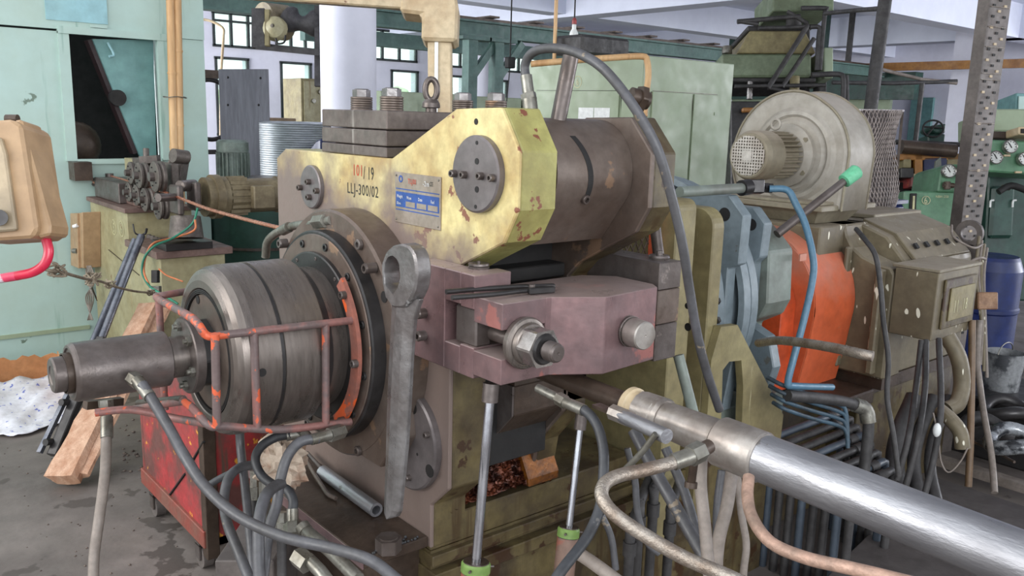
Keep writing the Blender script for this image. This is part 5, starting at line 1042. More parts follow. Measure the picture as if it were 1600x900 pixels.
make('end_face', G().prism('x', ao, 2.996, 3.006), ORG, og); make('inner_sleeve', G().prism('x', arch(1.83, 2.10, .56, 1.03), 2.9, 2.995), mat('deeper_orange_paint', (214, 84, 40), .5), og, 'deeper orange inner sleeve', .004); make('tab', G().obox(aD(1254, 402, 3.0), (.02, 0, 0), (0, .003, 0), (0, 0, .012)), ORG, og)
# dc drive motor
dm = thing('drive_motor', 'large dusty olive-brown drive motor with a box on its side', 'motor', (3.7, 2.0, .56))
make('end_frame', G().prism('x', [(2.45, .60), (2.45, 1.0), (2.36, 1.16), (2.2, 1.205), (1.83, 1.205), (1.815, 1.16), (1.785, 1.115), (1.74, 1.085), (1.68, 1.065), (1.62, 1.058), (1.60, 1.03), (1.60, .60)], 3.302, 3.44), DCM, dm, bevel=.008)
make('top_neck', G().box(3.12, 3.5, 1.83, 2.27, 1.08, 1.205), DCM, dm, bevel=.006)
bd = [(2.42, .60), (2.42, 1.0), (2.30, 1.16), (2.15, 1.205), (1.85, 1.205), (1.72, 1.16), (1.625, 1.06), (1.62, 1.04), (1.62, .60)]
make('stator_body', G().prism('x', bd, 3.441, 4.05), DCM, dm, bevel=.008)
make('louvre_cover', G().prism('x', [(1.86, 1.218), (1.71, 1.172), (1.612, 1.072), (1.622, 1.06), (1.72, 1.155), (1.86, 1.203)], 3.5, 4.0), DCM, dm, 'spotted curved louvre cover', .003)
for k in range(5): q = V((3.56 + k * .095, 1.648, 1.122)); make('louvre', G().obox(q, (.012, 0, 0), (0, .008, .009), (0, -.003, .003)), DARK, dm)
make('top_hatch', G().box(3.6, 4.03, 1.86, 2.3, 1.207, 1.228), BLOWS, dm, bevel=.004); make('feet', G().box(3.34, 4.04, 1.62, 2.45, .545, .6), BRN, dm)
make('front_pilaster', G().box(3.262, 3.299, 1.63, 1.66, .62, 1.05).box(3.262, 3.299, 1.78, 1.80, .62, 1.12), DCM, dm, bevel=.006)
tb = make('terminal_box', G().box(3.30, 3.66, 1.43, 1.598, .80, 1.065), DCM, dm, 'square terminal box spotted with paint', .003)
make('box_lid', G().box(3.296, 3.67, 1.425, 1.61, 1.066, 1.078), BLOWS, tb, bevel=.002); make('raised_cover', G().box(3.35, 3.63, 1.418, 1.4295, .84, 1.035), YELD, tb, bevel=.004); make('cover_inner', G().box(3.39, 3.60, 1.412, 1.4178, .87, 1.0), OLIV, tb, bevel=.002)
text('lettering', '11', TCRM, tb, (3.42, 1.4115, .90), (1, 0, 0), U_, .05, .6, .0005); text('lettering', '18', TCRM, tb, (3.50, 1.4115, .905), (1, 0, 0), U_, .045, .6, .0005)
make('lifting_lug', G().ring((4.08, 1.66, 1.14), (1, 0, 0), .035, .06, .02, 20).box(4.08, 4.10, 1.60, 1.72, 1.0, 1.09), GAL, dm)
# blower
bl = thing('centrifugal_blower', 'dusty grey snail-shaped centrifugal blower with its motor', 'blower', (3.3, 2.05, 1.21))
BC = V((3.25, 2.045, 1.487))
def spiral(k): # closed outline in Y,Z
    pts = []
    for i in range(37):
        a = math.radians(i * 6.0); r = .246 - .012 * math.sin(min(a, PI)) + .085 * max(0, a - PI / 3) / PI; pts.append((BC.y - r * math.cos(a), BC.z + r * math.sin(a)))
    return [(1.81, 1.265)] + pts + [(2.24, 1.265)]
sp_ = spiral(0); g = G(); n = len(sp_); X0_, X1_ = 3.23, 3.42
vs = [(X0_, y, z) for y, z in sp_] + [(X1_, y, z) for y, z in sp_] + [(X0_ - .012, BC.y + (y - BC.y) * .93, BC.z + (z - BC.z) * .93) for y, z in sp_]
o = make('scroll_casing', G(), BLOW, bl); bpy.data.objects.remove(o)
g.add(vs, [tuple(range(2 * n - 1, n - 1, -1)), tuple(range(2 * n, 3 * n))] + [(2 * n + i, i, (i + 1) % n, (i + 1) % n + 2 * n) for i in range(n)])
g.add([v for v in vs[:2 * n]], [(i, i + n, (i + 1) % n + n, (i + 1) % n) for i in range(n)], True)
make('scroll_casing', g, BLOW, bl)
make('casing_rim', G().tube([(X0_ - .003, y, z) for y, z in sp_[:38]], .006, 6, 1), BLOWS, bl); make('casing_rim', G().tube([(X1_, y, z) for y, z in sp_[:38]], .006, 6, 1), BLOWS, bl)
make('inlet_dish', G().lathe((X0_ - .012, BC.y, BC.z - .01), (-1, 0, 0), [(.0, .195), (.012, .18), (.014, .165), (.004, .155), (.018, .14), (.02, 0)], 56), BLOW, bl)
mc = V((X0_ - .03, BC.y + .015, BC.z - .012))
mo = make('motor_flange', G().lathe(mc, (-1, 0, 0), [(0, .13), (.02, .13), (.035, .10), (.04, 0)], 36), BLOW, bl)
MX0, MX1 = 2.93, 3.17
make('motor_core', G().cyl((MX0, mc.y, mc.z), (mc.x, mc.y, mc.z), .078, n=36), BLOWS, bl)
for k in range(28):
    a = k * 2 * PI / 28; make('cooling_fin', G().obox(((3.03 + 3.19) / 2, mc.y + .086 * math.cos(a), mc.z + .086 * math.sin(a)), (.085, 0, 0), V((0, math.cos(a), math.sin(a))) * .011, V((0, -math.sin(a), math.cos(a))) * .0022), BLOWS, bl)
make('fan_cowl', G().lathe((3.04, mc.y, mc.z), (-1, 0, 0), [(0, .099), (.09, .099), (.108, .090), (.112, .084), (.112, .078)], 44), BLOWS, bl)
gr = make('cowl_backing', G().lathe((2.935, mc.y, mc.z), (-1, 0, 0), [(0, .078), (0, 0)], 40), DARK, bl)
g = G()
for k in range(-6, 7):
    c_ = k * .0122; h = math.sqrt(max(0, .078 ** 2 - c_ ** 2)); g.box(2.924, 2.928, mc.y + c_ - .0028, mc.y + c_ + .0028, mc.z - h, mc.z + h); g.box(2.9235, 2.9285, mc.y - h, mc.y + h, mc.z + c_ - .0028, mc.z + c_ + .0028)
g.box(2.922, 2.93, mc.y - .02, mc.y + .02, mc.z - .02, mc.z + .02)
make('cowl_grille', g, ALU, bl, kind='stuff')
make('motor_lifting_eye', G().tube([(3.10, mc.y + .02 * math.cos(a), mc.z + .125 + .02 * math.sin(a)) for a in [i * PI / 6 for i in range(12)]], .006, 8, 2, True), BLOW, bl)
for a in (35, 150, -35, -140): a = math.radians(a); p_ = (mc.x, mc.y - .115 * math.cos(a), mc.z + .115 * math.sin(a)); make('flange_bolt', G().hexa(p_, (mc.x - .03, p_[1], p_[2]), .011), BLOWS, bl)
make('outlet_flange', G().box(3.10, 3.52, 1.82, 2.30, 1.265, 1.287).box(3.12, 3.5, 1.84, 2.28, 1.287, 1.30), BLOWS, bl, bevel=.003)
make('transition_hopper', G().add([(3.14, 1.86, 1.265), (3.48, 1.86, 1.265), (3.48, 2.26, 1.265), (3.14, 2.26, 1.265), (3.19, 1.90, 1.207), (3.44, 1.90, 1.207), (3.44, 2.22, 1.207), (3.19, 2.22, 1.207)], [(0, 1, 2, 3), (7, 6, 5, 4), (0, 4, 5, 1), (1, 5, 6, 2), (2, 6, 7, 3), (3, 7, 4, 0)]), BLOWS, bl)
q = aY(1299, 228, 1.78); make('red_sticker', G().obox(aX(1293, 225, X0_ - .0135), (.0008, 0, 0), (0, .012, 0), (0, 0, .036)), mat('faded_red_sticker', (196, 130, 118), .5), bl)
# dusty filter mesh on the suction side
fm = thing('suction_filter', 'dust-matted wire mesh filter cage behind the blower', 'filter', tuple(aD(1375, 300, 4.1)))
c00, c10, c11, c01 = aD(1338, 172, 4.0), aD(1410, 173, 4.45), aD(1397, 322, 4.45), aD(1338, 330, 4.0)
g = G(); nn = V((-(c10 - c00).y, (c10 - c00).x, 0)).normalized()
def Q(u, v): return (c00 * (1 - u) + c10 * u) * (1 - v) + (c01 * (1 - u) + c11 * u) * v - nn * (.02 * math.sin(u * PI) + .02 * math.sin(v * 6 + u * 3))
for k in range(-15, 17):
    for s_ in (1, -1):
        pts = []
        for j in range(13):
            v_ = j / 12; u_ = k / 16 + (v_ * .62 if s_ > 0 else .62 - v_ * .62)
            if 0 <= u_ <= 1: pts.append(Q(u_, v_))
        if len(pts) > 1: g.tube(pts, .0034, 4, 1)
make('wire_mesh', g, MESHM, fm, kind='stuff')
nx_, ny_ = 14, 14; vs = [Q(i / nx_, j / ny_) + nn * (.02 + .012 * math.sin(i * 2.3 + j)) for j in range(ny_ + 1) for i in range(nx_ + 1)]; k0 = len(vs)
make('matted_dust', G().add(vs, [(j * (nx_ + 1) + i, j * (nx_ + 1) + i + 1, (j + 1) * (nx_ + 1) + i + 1, (j + 1) * (nx_ + 1) + i) for j in range(ny_) for i in range(nx_)], True), FILT, fm)
make('frame_bar', G().bar(c00, c10, .02, .01).bar(c10, c11, .012, .012), BRN, fm); make('corner_plate', G().obox(aD(1323, 178, 3.95), RT * .03, UP * .04, FWD * .01), BLOWS, fm)
# machine bed
mb = thing('machine_bed', 'long dark olive machine bed carrying gearbox and drive motor', 'bed', (3.8, 2.1, 0))
make('bed_body', G().box(2.62, 3.28, 1.80, 2.5, 0, .515).box(3.281, 4.15, 1.68, 2.5, 0, .515), YELD, mb, bevel=.004); make('bed_top', G().box(2.62, 3.28, 1.78, 2.5, .516, .545).box(3.281, 4.15, 1.66, 2.5, .516, .545), BRN, mb, bevel=.003); make('motor_pad', G().box(3.05, 3.29, 1.62, 2.2, .50, .56), BRN, mb, bevel=.006)
# rows of dark pipes in the pit beside the bed
for k in range(8):
    y = 1.64 - k * .045; z = .50 - k * .012; x1 = 3.10 - k * .03
    t = thing('pipe_run', 'sooty bent iron pipe beside the bed, %s from the bed' % ['nearest', 'second', 'third', 'fourth', 'fifth', 'sixth', 'seventh', 'farthest'][k], 'pipe', (x1, y, 0), 'row of sooty pipes')
    make('pipe', G().tube([V((2.62, y, 0)), V((2.62, y, z - .05)), V((2.635, y, z - .01)), V((2.68, y, z)), V((x1 - .05, y, z)), V((x1 - .012, y, z - .004)), V((x1, y, z - .05)), V((x1, y, 0))], .0145, 10, 4), DPIPE if k % 3 else mat('bluish_pipe%d' % k, (74, 84, 96), .5), t)
    make('coupling', G().cyl((x1 - .12, y, z), (x1 - .07, y, z), .02, n=10), DPIPE, t); make('elbow', G().cyl((x1, y, z - .12), (x1, y, z - .06), .02, n=10), DPIPE, t)
for k in range(4):
    hose('blue_pipe', 'thin blue pipe in the pit below the orange guard, %s of four' % ('uppermost', 'second', 'third', 'lowest')[k], [(1199 + k * 3, 590 + k * 13, 2.80), (1228, 604 + k * 12, 2.76), (1270, 618 + k * 12, 2.84), (1310, 632 + k * 11, 2.9), (1322, 645 + k * 10, 2.91), (1325, 700, 2.91)], .007, BLUPD, 'pipe', group='blue pipes in the pit')
t = thing('elbow_pipe', 'grey elbow pipe turning down at the corner of the bed', 'pipe', tuple(aD(1360, 700, 2.9))); make('pipe', G().tube([aD(1230, 618, 2.75), aD(1310, 626, 2.9), aD(1350, 640, 2.95), aD(1357, 665, 2.95), aD(1352, 720, 2.95), aD(1345, 780, 2.95)], .019, 12, 5), DPIPE, t); make('elbow_socket', G().tube([aD(1335, 632, 2.94), aD(1352, 640, 2.95), aD(1357, 660, 2.95)], .026, 12, 4), FIT, t)
# hanging cables at the motor
hose('power_cable', 'dark cable looping over the drive motor and down past the bed', [(1338, 358, 3.05), (1352, 375, 2.95), (1368, 400, 2.9), (1376, 450, 2.88), (1380, 500, 2.86), (1388, 560, 2.84), (1386, 620, 2.84), (1396, 680, 2.84), (1404, 745, 2.84)], .0085, DPIPE, 'cable')
for i, (a_, b_) in enumerate((((1440, 532, 3.2), (1432, 600, 3.15)), ((1447, 532, 3.2), (1445, 610, 3.1)), ((1467, 530, 3.15), (1470, 640, 3.0)))):
    hose('power_cable', 'dark cable hanging below the terminal box, %s of three' % ('leftmost', 'middle', 'rightmost')[i], [a_, b_, (b_[0] - 12, b_[1] + 80, 3.0), (b_[0] - 30, b_[1] + 150, 3.0)], .011, DPIPE, 'cable', group='cables below the terminal box')
hose('ribbed_conduit', 'fat ribbed grey conduit bulging below the terminal box', [(1480, 525, 3.3), (1498, 560, 3.28), (1503, 600, 3.28), (1496, 630, 3.26), (1480, 640, 3.25)], .030, DCM, 'conduit', n=16)
hose('ribbed_conduit', 'cut-off fat ribbed conduit hanging above the dark deck', [(1470, 642, 3.15), (1485, 655, 3.1), (1500, 675, 3.08), (1504, 700, 3.08)], .026, DCM, 'conduit', n=16)
for k, (dx, r) in enumerate(((0, .05), (30, .035), (55, .03))):
    hose('draped_cable', 'heavy sooty cable draped to the floor behind the deck, %s' % ('thickest', 'middle one', 'thinnest')[k], [(1430 + dx, 620, 3.3), (1405 + dx, 680, 3.25), (1398 + dx, 730, 3.2), (1410 + dx, 790, 3.1)], r * .7, DPIPE, 'cable')
hose('hooked_cord', 'thin cord looping below a pale plug', [(1458, 645, 3.0), (1466, 680, 3.0), (1470, 720, 3.0), (1482, 738, 3.0), (1500, 722, 3.0), (1512, 700, 3.0)], .003, HOSEB, 'cord')
make('pale_plug', G().ball(aD(1464, 672, 2.98), .017, 10, 8, (.8, .8, 1.5)), PAPERW, None, 'small off-white plug hanging among the dark cables', cat='plug')
# deck
make('steel_deck', G().prism('z', [(3.69, 1.53), (3.69, .2), (2.0, .2), (2.0, 1.22), (2.65, 1.364)], .09, .12), mat('dusty_dark_deck', (92, 86, 84), .6, .1, (72, 66, 64), 4, bump=.25), None, 'dusty dark steel deck plate beneath the silvery tube', cat='deck', bevel=.003)
make('deck_frame', G().box(2.1, 3.6, .3, 1.2, 0, .089), BRN, None, 'dark frame under the deck plate', cat='frame')
# slotted post with cables
q = aD(1548, 0, 3.9); q2 = aD(1590, 0, 3.98); sw = .185
po = thing('slotted_steel_post', 'tall punched steel channel post at the right with twisted wires', 'post', (q.x, q.y, 0))
ux = V((q2.x - q.x, q2.y - q.y, 0)).normalized(); un = V((-ux.y, ux.x, 0)); un = un if un.dot(FWD) > 0 else -un; W = .135
o_ = V((q.x, q.y, 0))
make('front_face', G().add([o_, o_ + ux * W, o_ + ux * W + V((0, 0, 3.89)), o_ + V((0, 0, 3.89)), o_ + un * .004, o_ + ux * W + un * .004, o_ + ux * W + un * .004 + V((0, 0, 3.89)), o_ + un * .004 + V((0, 0, 3.89))], [(0, 1, 2, 3), (7, 6, 5, 4), (0, 4, 5, 1), (2, 6, 7, 3), (1, 5, 6, 2), (3, 7, 4, 0)]), GAL, po)
fl_ = o_ + ux * W; make('side_flange', G().obox(fl_ + un * .03 + ux * .004 + V((0, 0, 1.95)), ux * .004, un * .03, (0, 0, 1.95)), GAL, po); make('left_flange', G().obox(o_ + un * .03 - ux * .001 + V((0, 0, 1.95)), ux * .003, un * .03, (0, 0, 1.95)), GAL, po)
proto = None
for k in range(46):
    z = .62 + k * .048
    for j, off in enumerate((.028, .068, .107)):
        zz_ = z + (0, .024, 0)[j]
        c_ = o_ + ux * off + V((0, 0, zz_)) - un * .0015
        gg = G().obox(wloc(po), ux * .009, un * .002, (0, 0, .0055))
        if proto is None: proto = make('punched_slot', gg, DARK, po)
        sl = proto if (k, j) == (0, 0) else proto.copy()
        if sl is not proto: COL.objects.link(sl)
        sl.location = c_ - wloc(po)
        if sl is proto: m2 = proto.data.copy(); m2.materials[0] = CRM
        if (k + 2 * j) % 3 == 0 and sl is not proto: sl.data = m2
for k, zz_ in enumerate((2.15, 2.06, 1.97, 1.85, 1.82, 1.62, 1.40)): make('tie_wire', G().tube([o_ + ux * t + V((0, 0, zz_ + .002 * k)) - un * .004 for t in (0, .07, W)], .0018, 5, 1), BRAID, po)
bt = q = aD(1510, 395, 3.7)
hose('tie_cable', 'grey wire wound around the punched post at terminal box height', [(1487, 352, 3.78), (1490, 370, 3.72), (1520, 387, 3.7), (1535, 382, 3.78)], .005, HOSEB, 'wire')
hose('tie_cable', 'second grey wire slung round the punched post, the lower one', [(1480, 408, 3.7), (1505, 412, 3.66), (1530, 403, 3.66), (1540, 405, 3.7)], .006, HOSEB, 'wire')
for i in range(4): hose('drop_cable', 'dusty cable running down the right side of the punched post, %s of four' % ('leftmost', 'second', 'third', 'rightmost')[i], [(1530 + i * 4, 370 + i * 6, 3.8), (1525 + i * 4, 430, 3.72), (1533 + i * 2, 500, 3.72), (1527 + i * 5, 560 + i * 10, 3.72)], .007, HOSEB if i % 2 else DCM, 'cable', group='cables tied to the punched post')
q = aD(1540, 470, 3.6); make('rusty_tag_block', G().obox(q, RT * .042, UP * .036, FWD * .02), mat('rusty_tan_block', (150, 116, 88), .6, 0, (110, 76, 54), 20, bump=.3), None, 'rusty tan block tied to the cables beside the terminal box', cat='block', bevel=.004)
hose('plastic_conduit', 'upright brown plastic conduit at the right of the motor box', [(1519, 500, 3.5), (1518, 600, 3.5), (1516, 700, 3.5), (1513, 760, 3.5)], .014, mat('brown_conduit', (118, 94, 70), .5), 'conduit', sub=1)
hose('plastic_conduit', 'grey flexible conduit hanging free at the far right', [(1530, 500, 3.7), (1527, 560, 3.7), (1531, 600, 3.7), (1538, 650, 3.6), (1549, 710, 3.5), (1554, 770, 3.4)], .013, HOSEB, 'conduit')

# ================================================================== BACKGROUND RIGHT
c0 = aD(1007, 87, 6.0); gc = thing('switchgear_cabinet', 'big sage-green sheet-steel switchgear cabinet behind the roller', 'cabinet', (c0.x, c0.y, 0))
ZT = 2.045; CX, CY = c0.x, c0.y; xe = aY(1147, 110, CY).x; ye = aX(826, 97, CX).y
make('cabinet_body', G().box(CX, xe, CY, ye, 0, ZT), CAB, gc, bevel=.006)
def fx(px, py, o=.008): return aX(px, py, CX - o)
def fy(px, py, o=.008): return aY(px, py, CY - o)
def door_x(a, b, c, d, nm='door'): p0, p1 = fx(a, b), fx(c, d); p1.y = fx(c, b).y; return make(nm, G().box(CX - .012, CX - .0005, min(p0.y, p1.y), max(p0.y, p1.y), min(p0.z, p1.z), max(p0.z, p1.z)), CAB, gc, bevel=.002)
def door_y(a, b, c, d, nm='door'): p0, p1 = fy(a, b), fy(c, d); p1.x = fy(c, b).x; return make(nm, G().box(min(p0.x, p1.x), max(p0.x, p1.x), CY - .012, CY - .0005, min(p0.z, p1.z), max(p0.z, p1.z)), CAB, gc, bevel=.002)
door_x(838, 143, 968, 250); door_x(972, 145, 992, 250); door_y(1020, 143, 1082, 300); door_y(1085, 147, 1122, 300)
for a_, b_ in ((fx(838, 141), fx(968, 141.5)), (fx(970, 141), fx(970, 180)), ): make('seam', G().bar((CX - .001, a_.y, a_.z), (CX - .001, b_.y, b_.z), .002, .012, (1, 0, 0)), DARK, gc)
for a_, b_ in ((fy(1021, 142), fy(1122, 148)), (fy(1019, 143), fy(1019, 185)), (fy(1083, 150), fy(1083, 300))): make('seam', G().bar((a_.x, CY - .001, a_.z), (b_.x, CY - .001, b_.z), .004, .004, (0, 1, 0)), BRN, gc)
p0, p1 = fx(904, 168, .013), fx(952, 190, .013); y_m = (p0.y + p1.y) / 2
for ya, yb in ((p0.y, y_m + .004), (y_m - .004, p1.y)): make('paper_notice', G().box(CX - .0135, CX - .0125, min(ya, yb), max(ya, yb), p1.z, p0.z), PAPERW, gc)
hp_ = fy(1119, 178); make('door_handle', G().obox(hp_, (.03, 0, 0), (0, .01, 0), (0, 0, .012)), CAB, gc)
text('lettering', '6', TCRM, gc, fx(900, 133, .0015), R_, U_, .05, .8, .0005); q = fx(902.5, 128, .001); make('number_ring', G().lathe(q, (-1, 0, 0), [(0, .045), (.001, .045), (.001, .040), (0, .040)], 24), TCRM, gc)
hose('conduit_pipe', 'tan conduit bending down over the front corner of the sage cabinet', [(830, 100, 5.8), (900, 94, 5.75), (960, 90, 5.75), (1003, 88, 5.8), (1011, 95, 5.8), (1013, 120, 5.8), (1009, 150, 5.8), (1007, 182, 5.8)], .022, BAMB, 'pipe', n=10, sub=3)
q = aD(925, 84, 6.4); make('cabinet_top_blower', G().obox((q.x, q.y, 2.12), (.25, 0, 0), (0, .15, 0), (0, 0, .07)), DPIPE, None, 'dark low box on top of the sage cabinet', cat='box', bevel=.02)
# hydraulic press at upper right
PD = 9.0
pp = thing('hydraulic_press', 'tall green hydraulic press with pipes and struts behind the blower', 'press', tuple(V((aD(1210, 120, PD).x, aD(1210, 120, PD).y, 0))))
def pb(x0, y0, x1, y1, d, th, m, nm, bev=.01, lab=None): return slab([(x0, y0), (x1, y0), (x1, y1), (x0, y1)], d, d + th, m, nm, pp, bev, lab)
pb(1127, 84, 1268, 120, PD, .8, PRS, 'crosshead', .02); slab([(1152, 83), (1172, 48), (1258, 48), (1275, 83)], PD, PD + .7, OLIV, 'tapered_bracket', pp, .01); pb(1168, 40, 1262, 48, PD, .7, DPIPE, 'cap_plate'); pb(1208, -20, 1303, 17, PD, .7, PRS, 'upper_tank', .01); pb(1288, 74, 1302, 122, PD, .5, CAB, 'side_block')
make('ram', G().cyl(aD(1240, 48, PD + .3), aD(1240, 15, PD + .3), .08, n=20), DPIPE, pp); make('guide_nut', G().cyl(aD(1136, 84, PD + .2), aD(1136, 73, PD + .2), .055, n=16), FIT, pp)
for nm, pts, r in (('ladder_strut', [(1262, 40), (1200, 138)], .028), ('ladder_strut', [(1272, 60), (1222, 136)], .024), ('stay_pipe', [(1152, 34), (1240, 26), (1250, 26)], .024), ('stay_pipe', [(1154, 33), (1185, 38)], .022), ('stay_pipe', [(1185, 44), (1252, 42), (1263, 38)], .02), ('oil_line', [(1252, 13), (1290, 13), (1289, 20), (1284, 70), (1281, 110)], .024), ('oil_line', [(1265, 42), (1280, 43), (1279, 60), (1276, 110)], .024), ('stay_pipe', [(1230, 18), (1262, 37)], .022), ('oil_line', [(1268, 117), (1310, 116), (1318, 125), (1317, 160)], .028), ('oil_line', [(1323, 118), (1324, 160)], .02), ('platform_edge', [(1148, 135), (1290, 133)], .02), ('platform_edge', [(1200, 137), (1240, 146)], .02)):
    make(nm, G().tube([aD(x, y, PD - .1) for x, y in pts], r, 8, 3), DPIPE, pp)
pb(1130, 121, 1275, 128, PD + .05, .7, DPIPE, 'lower_plate'); pb(1252, 40, 1266, 160, PD + .5, .2, DPIPE, 'column'); pb(1280, 120, 1292, 160, PD + .3, .2, DPIPE, 'column'); make('polished_column', G().cyl(aD(1172, 128, PD), aD(1171, 155, PD), .03, n=14), BRIGHT, pp); make('polished_column', G().cyl(aD(1242, 120, PD), aD(1241, 150, PD), .05, n=14), OLIV, pp)
pb(1142, 158, 1285, 330, PD, .8, BLUED, 'press_frame'); pb(1160, 168, 1185, 175, PD - .1, .05, BRNY, 'ochre_strip')
# leaning dark pipe in front of the wall
a_, b_ = aD(1383, 0, 6.0), aD(1360, 172, 6.0); d = (b_ - a_) / (b_.z - a_.z); make('dark_upright_tube', G().cyl(a_ + d * (3.9 - a_.z), a_ + d * (0 - a_.z), .045, n=14), DPIPE, None, 'dark upright tube rising behind the blower', cat='tube')
hose('stay_bar', 'thin dark bar running level to the dark upright tube', [(1290, 21, 7.5), (1340, 16, 7), (1380, 13, 6.1)], .018, DPIPE, 'bar', sub=1)
hose('crane_lattice_bar', 'thin level lattice bar across the white wall', [(1300, 129, 12), (1400, 130, 12), (1495, 127, 12)], .03, DPIPE, 'bar', sub=1)
hose('crane_lattice_bar', 'sloping lattice bar falling towards the white column', [(1375, 108, 12), (1440, 124, 12), (1495, 130, 12)], .025, HOSEB, 'bar', sub=1)
q = aD(1441, 130, 9); make('thin_post', G().cyl((q.x, q.y, 0), (q.x, q.y, q.z), .025, n=10), DPIPE, None, 'thin dark post before the white wall left of the handwheel', cat='post')
# machine with handwheel, bench clutter
q = aD(1465, 205, 7.2); hw = thing('valve_handwheel', 'thin black handwheel on a dark green screw press head', 'handwheel', tuple(q))
make('wheel_rim', G().tube([aD(1458 + 16 * math.cos(a), 201 + 13 * math.sin(a), 7.2) for a in [i * PI / 12 for i in range(24)]], .008, 6, 2, True), DARK, hw); make('spoke', G().cyl(aD(1443, 198, 7.2), aD(1472, 200, 7.2), .008, n=6), DARK, hw); make('spoke', G().cyl(aD(1447, 213, 7.2), aD(1466, 190, 7.2), .008, n=6), DARK, hw)
slab([(1455, 196), (1479, 193), (1477, 208), (1462, 208), (1452, 202)], 7.22, 7.4, GRND, 'head', hw, .01); slab([(1450, 210), (1478, 209), (1476, 228), (1450, 226)], 7.22, 7.4, GRND, 'head_base', hw, .01)
ln = thing('tube_bench', 'low machine bench topped with a long brown roller below the handwheel', 'bench', tuple(V((aD(1450, 235, 7.0).x, aD(1450, 235, 7.0).y, 0))))
make('long_roller', G().cyl(aD(1408, 229, 7.0), aD(1492, 236, 7.0), .055, n=20), BRN, ln); make('rail', G().cyl(aD(1400, 222, 7.1), aD(1500, 226, 7.1), .02, n=8), DPIPE, ln)
for x0, x1, y0, y1, m, nm in ((1405, 1500, 240, 250, BRNY, 'ochre_beam'), (1430, 1442, 236, 275, BRNY, 'ochre_leg'), (1408, 1428, 262, 278, BLUED, 'motor_block'), (1412, 1424, 245, 262, OLIV, 'small_block'), (1480, 1500, 240, 262, OLIV, 'small_block'), (1395, 1510, 285, 520, DARK, 'lower_body'), (1444, 1480, 246, 300, mat('navy_block', (44, 50, 84), .6), 'navy_block'), (1424, 1442, 276, 292, CARTR, 'red_block'), (1428, 1438, 271, 276, CRM, 'cream_cap')): slab([(x0, y0), (x1, y0), (x1, y1), (x0, y1)], 7.05 if nm != 'lower_body' else 7.2, 7.3, m, nm, ln, .005)
slab([(1434, 294), (1471, 258), (1470, 245), (1462, 252), (1461, 262), (1430, 288)], 6.85, 6.87, GEARD, 'bent_sheet_guard', ln, .001)
# green machine with gauges
def gauge(par, px, py, d, r):
    q = aD(px, py, d); f = -FWD
    o = make('gauge_case', G().lathe(q, f, [(0, r), (.03, r), (.034, r * .93), (.03, r * .86), (.03, r * .84)], 28), BRIGHT, par); make('gauge_dial', G().lathe(q + f * .026, f, [(0, r * .87), (0, 0)], 28), DIAL, o)
    make('gauge_needle', G().bar(q + f * .028 + (UP * .5 - RT * .3) * r, q + f * .028 - (UP * .2 - RT * .1) * r, .006, .002, f), DARK, o)
    g = G()
    for k in range(9): a = math.radians(-220 + k * 32); p_ = q + f * .0275 + (RT * math.cos(a) - UP * math.sin(a)) * r * .7; g.obox(p_, RT * .003, UP * .003, f * .0005)
    make('dial_marks', g, DARK, o)
gn = thing('green_control_stand', 'mid-green machine stand numbered 6 with two gauges left of the punched post', 'machine', tuple(V((aD(1460, 330, 6).x, aD(1460, 330, 6).y, 0))))
slab([(1413, 298), (1510, 300), (1520, 470), (1404, 470)], 6.0, 6.6, GRN, 'stand_body', gn, .01); slab([(1465, 300), (1471, 262), (1480, 256), (1530, 258), (1530, 300)], 5.98, 6.4, GRN, 'gauge_head', gn, .01)
gauge(gn, 1480.5, 268, 5.97, .048); gauge(gn, 1503, 269, 5.97, .048)
slab([(1423, 302), (1433, 302), (1431, 332), (1421, 332)], 5.985, 6.0, DARK, 'level_glass', gn, .002); slab([(1427, 306), (1430, 306), (1429, 328), (1426, 328)], 5.975, 5.985, TCRM, 'level_tube', gn, .001)
q = aD(1443.5, 318, 5.98); text('lettering', '6', TCRM, gn, q, RT, UP, .045, .8, .001); make('number_ring', G().lathe(aD(1447, 313, 5.985), -FWD, [(0, .03), (.002, .03), (.002, .026), (0, .026)], 24), TCRM, gn); text('lettering', 'NBH-250', TCRM, gn, aD(1462, 309, 5.98), RT, UP, .016, .9, .001)
make('brass_valve', G().cyl(aD(1474, 289, 5.95), aD(1490, 290, 5.95), .018, n=12).cyl(aD(1480, 284, 5.95), aD(1480, 296, 5.95), .022, n=12), BRN, gn)
gp = thing('green_gauge_panel', 'green press panel with three gauges right of the punched post', 'machine', tuple(V((aD(1590, 280, 5.6).x, aD(1590, 280, 5.6).y, 0))))
slab([(1545, 218), (1640, 222), (1640, 275), (1545, 268)], 5.6, 5.8, GRN, 'panel', gp, .01); gauge(gp, 1576, 230, 5.58, .044); gauge(gp, 1553, 247, 5.58, .044); gauge(gp, 1598, 249, 5.58, .044)
for (x, y) in ((1574, 243), (1592, 269)): slab([(x - 5, y - 1.5), (x + 5, y - 1.5), (x + 5, y + 1.5), (x - 5, y + 1.5)], 5.585, 5.6, CRM, 'tag_plate', gp, .0005)
slab([(1552, 170), (1660, 170), (1660, 205), (1552, 205)], 6.2, 6.7, CAB, 'upper_tank', gp, .01); slab([(1548, 205), (1590, 206), (1590, 217), (1548, 216)], 5.7, 5.9, BRN, 'terminal_row', gp, .005); slab([(1592, 198), (1640, 198), (1640, 212), (1592, 210)], 5.55, 5.7, CRM, 'meter_case', gp, .005); slab([(1596, 201), (1630, 201), (1630, 209), (1596, 208)], 5.54, 5.55, DARK, 'meter_window', gp, .001)
